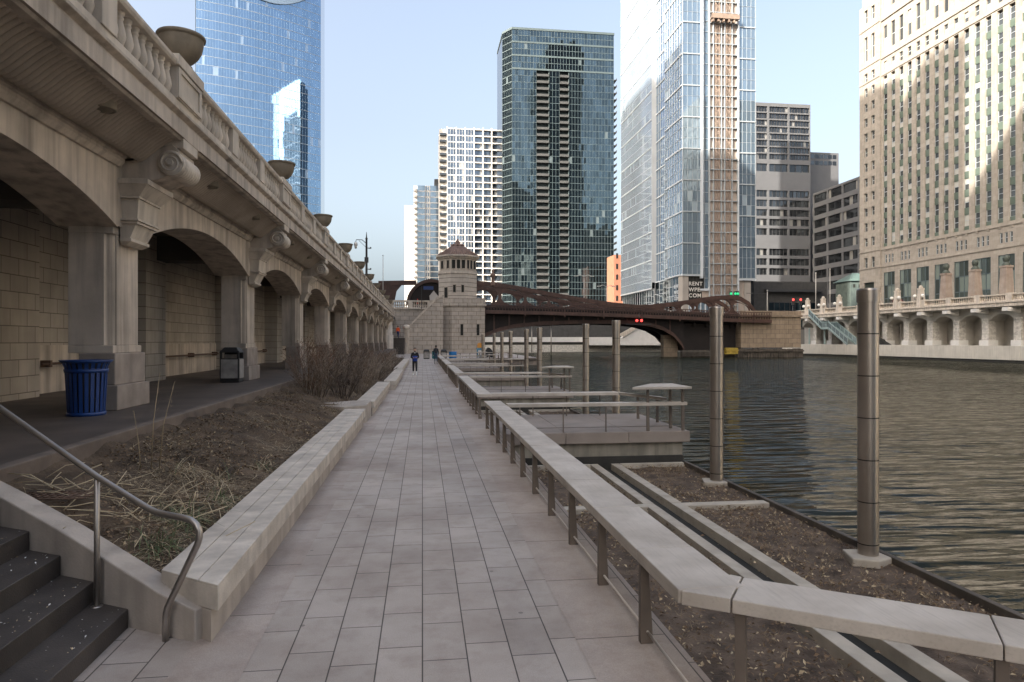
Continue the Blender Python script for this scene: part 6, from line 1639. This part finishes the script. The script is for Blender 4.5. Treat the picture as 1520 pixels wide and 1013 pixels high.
for d_ in (-.75, .25, .85):
    b = MB(); b.box(xg+d_-.28, xg+d_+.28, 143.5, 143.8, z-.6, z+.5); ho = b.build('housing', 'lampmetal', t); b = MB(); b.ball((xg+d_, 143.45, z-.1), .3, 8); b.build('lamp', 'greenlamp', ho)
b = MB(); b.tube([(xg, 143.7, 7.0), (xg, 143.7, z-.5)], .1, 8); b.build('post', 'lampmetal', t)
for px, q in ((1177.5, 'left of the pair'), (1188.5, 'right of the pair')):
    x, zc = atY(px, 152); z = zz(445.5, zc)
    t = thing('traffic_light', 'red traffic light in front of the dark pavilion, '+q, 'traffic light', (x, 152, 7.5), 'red traffic lights')
    b = MB(); b.box(x-.3, x+.3, 152, 152.3, z-1.2, z+.5); ho = b.build('housing', 'lampmetal', t); b = MB(); b.ball((x, 151.95, z), .28, 8); b.build('lamp', 'redlamp', ho)
    b = MB(); b.tube([(x, 152.2, 5.5), (x, 152.2, z-1.2)], .08, 8); b.build('post', 'lampmetal', t)
# blue street sign and white board near the tower
x, zc = atY(636, 125); z = zz(428, zc)
t = thing('street_sign', 'dark blue sign plate beside the door of the bridge tower', 'sign', (x, 125, 9.7))
b = MB(); b.box(x-.9, x+.9, 125, 125.08, z-.3, z+.3); b.build('plate', mat('sign_blue', (.02, .05, .17), .5, .1, 3, 0), t)
b = MB(); b.box(x-1.3, x-1.2, 125, 125.1, 8, z+.4); b.build('post', 'lampmetal', t)
t = thing('road_sign', 'white pentagon board on the street beside the bridge tower', 'sign', (x+.9, 128, 8))
b = MB(); b.prismY([(x+.3, 9.6), (x+1.7, 9.6), (x+1.8, 10.6), (x+1.0, 11.6), (x+.2, 10.6)], 128, 128.08); b.build('plate', 'wslab', t)
b = MB(); b.box(x+.95, x+1.05, 128.1, 128.2, 7.5, 10); b.build('post', 'lampmetal', t)
xx, zc = atY(732, 126.5); z = zz(421, zc)
t = thing('bridge_finial', 'small dark ornamental lantern on the bridge top chord right of the tower', 'ornament', (xx, 126.9, z))
b = MB(); b.lathe([(.5, z-.4), (.5, z), (.28, z+.4), (.3, z+1.1), (.5, z+1.3), (.45, z+1.7), (.2, z+2.0), (.3, z+2.3), (.05, z+2.7)], (xx, 126.9, 0), 10); b.build('post', 'roof', t)
b = MB(); b.tube([(xx-.9, 126.9, z+1.5), (xx, 126.9, z+1.2), (xx+.9, 126.9, z+1.5)], .08, 5); b.build('arm', 'roof', t)
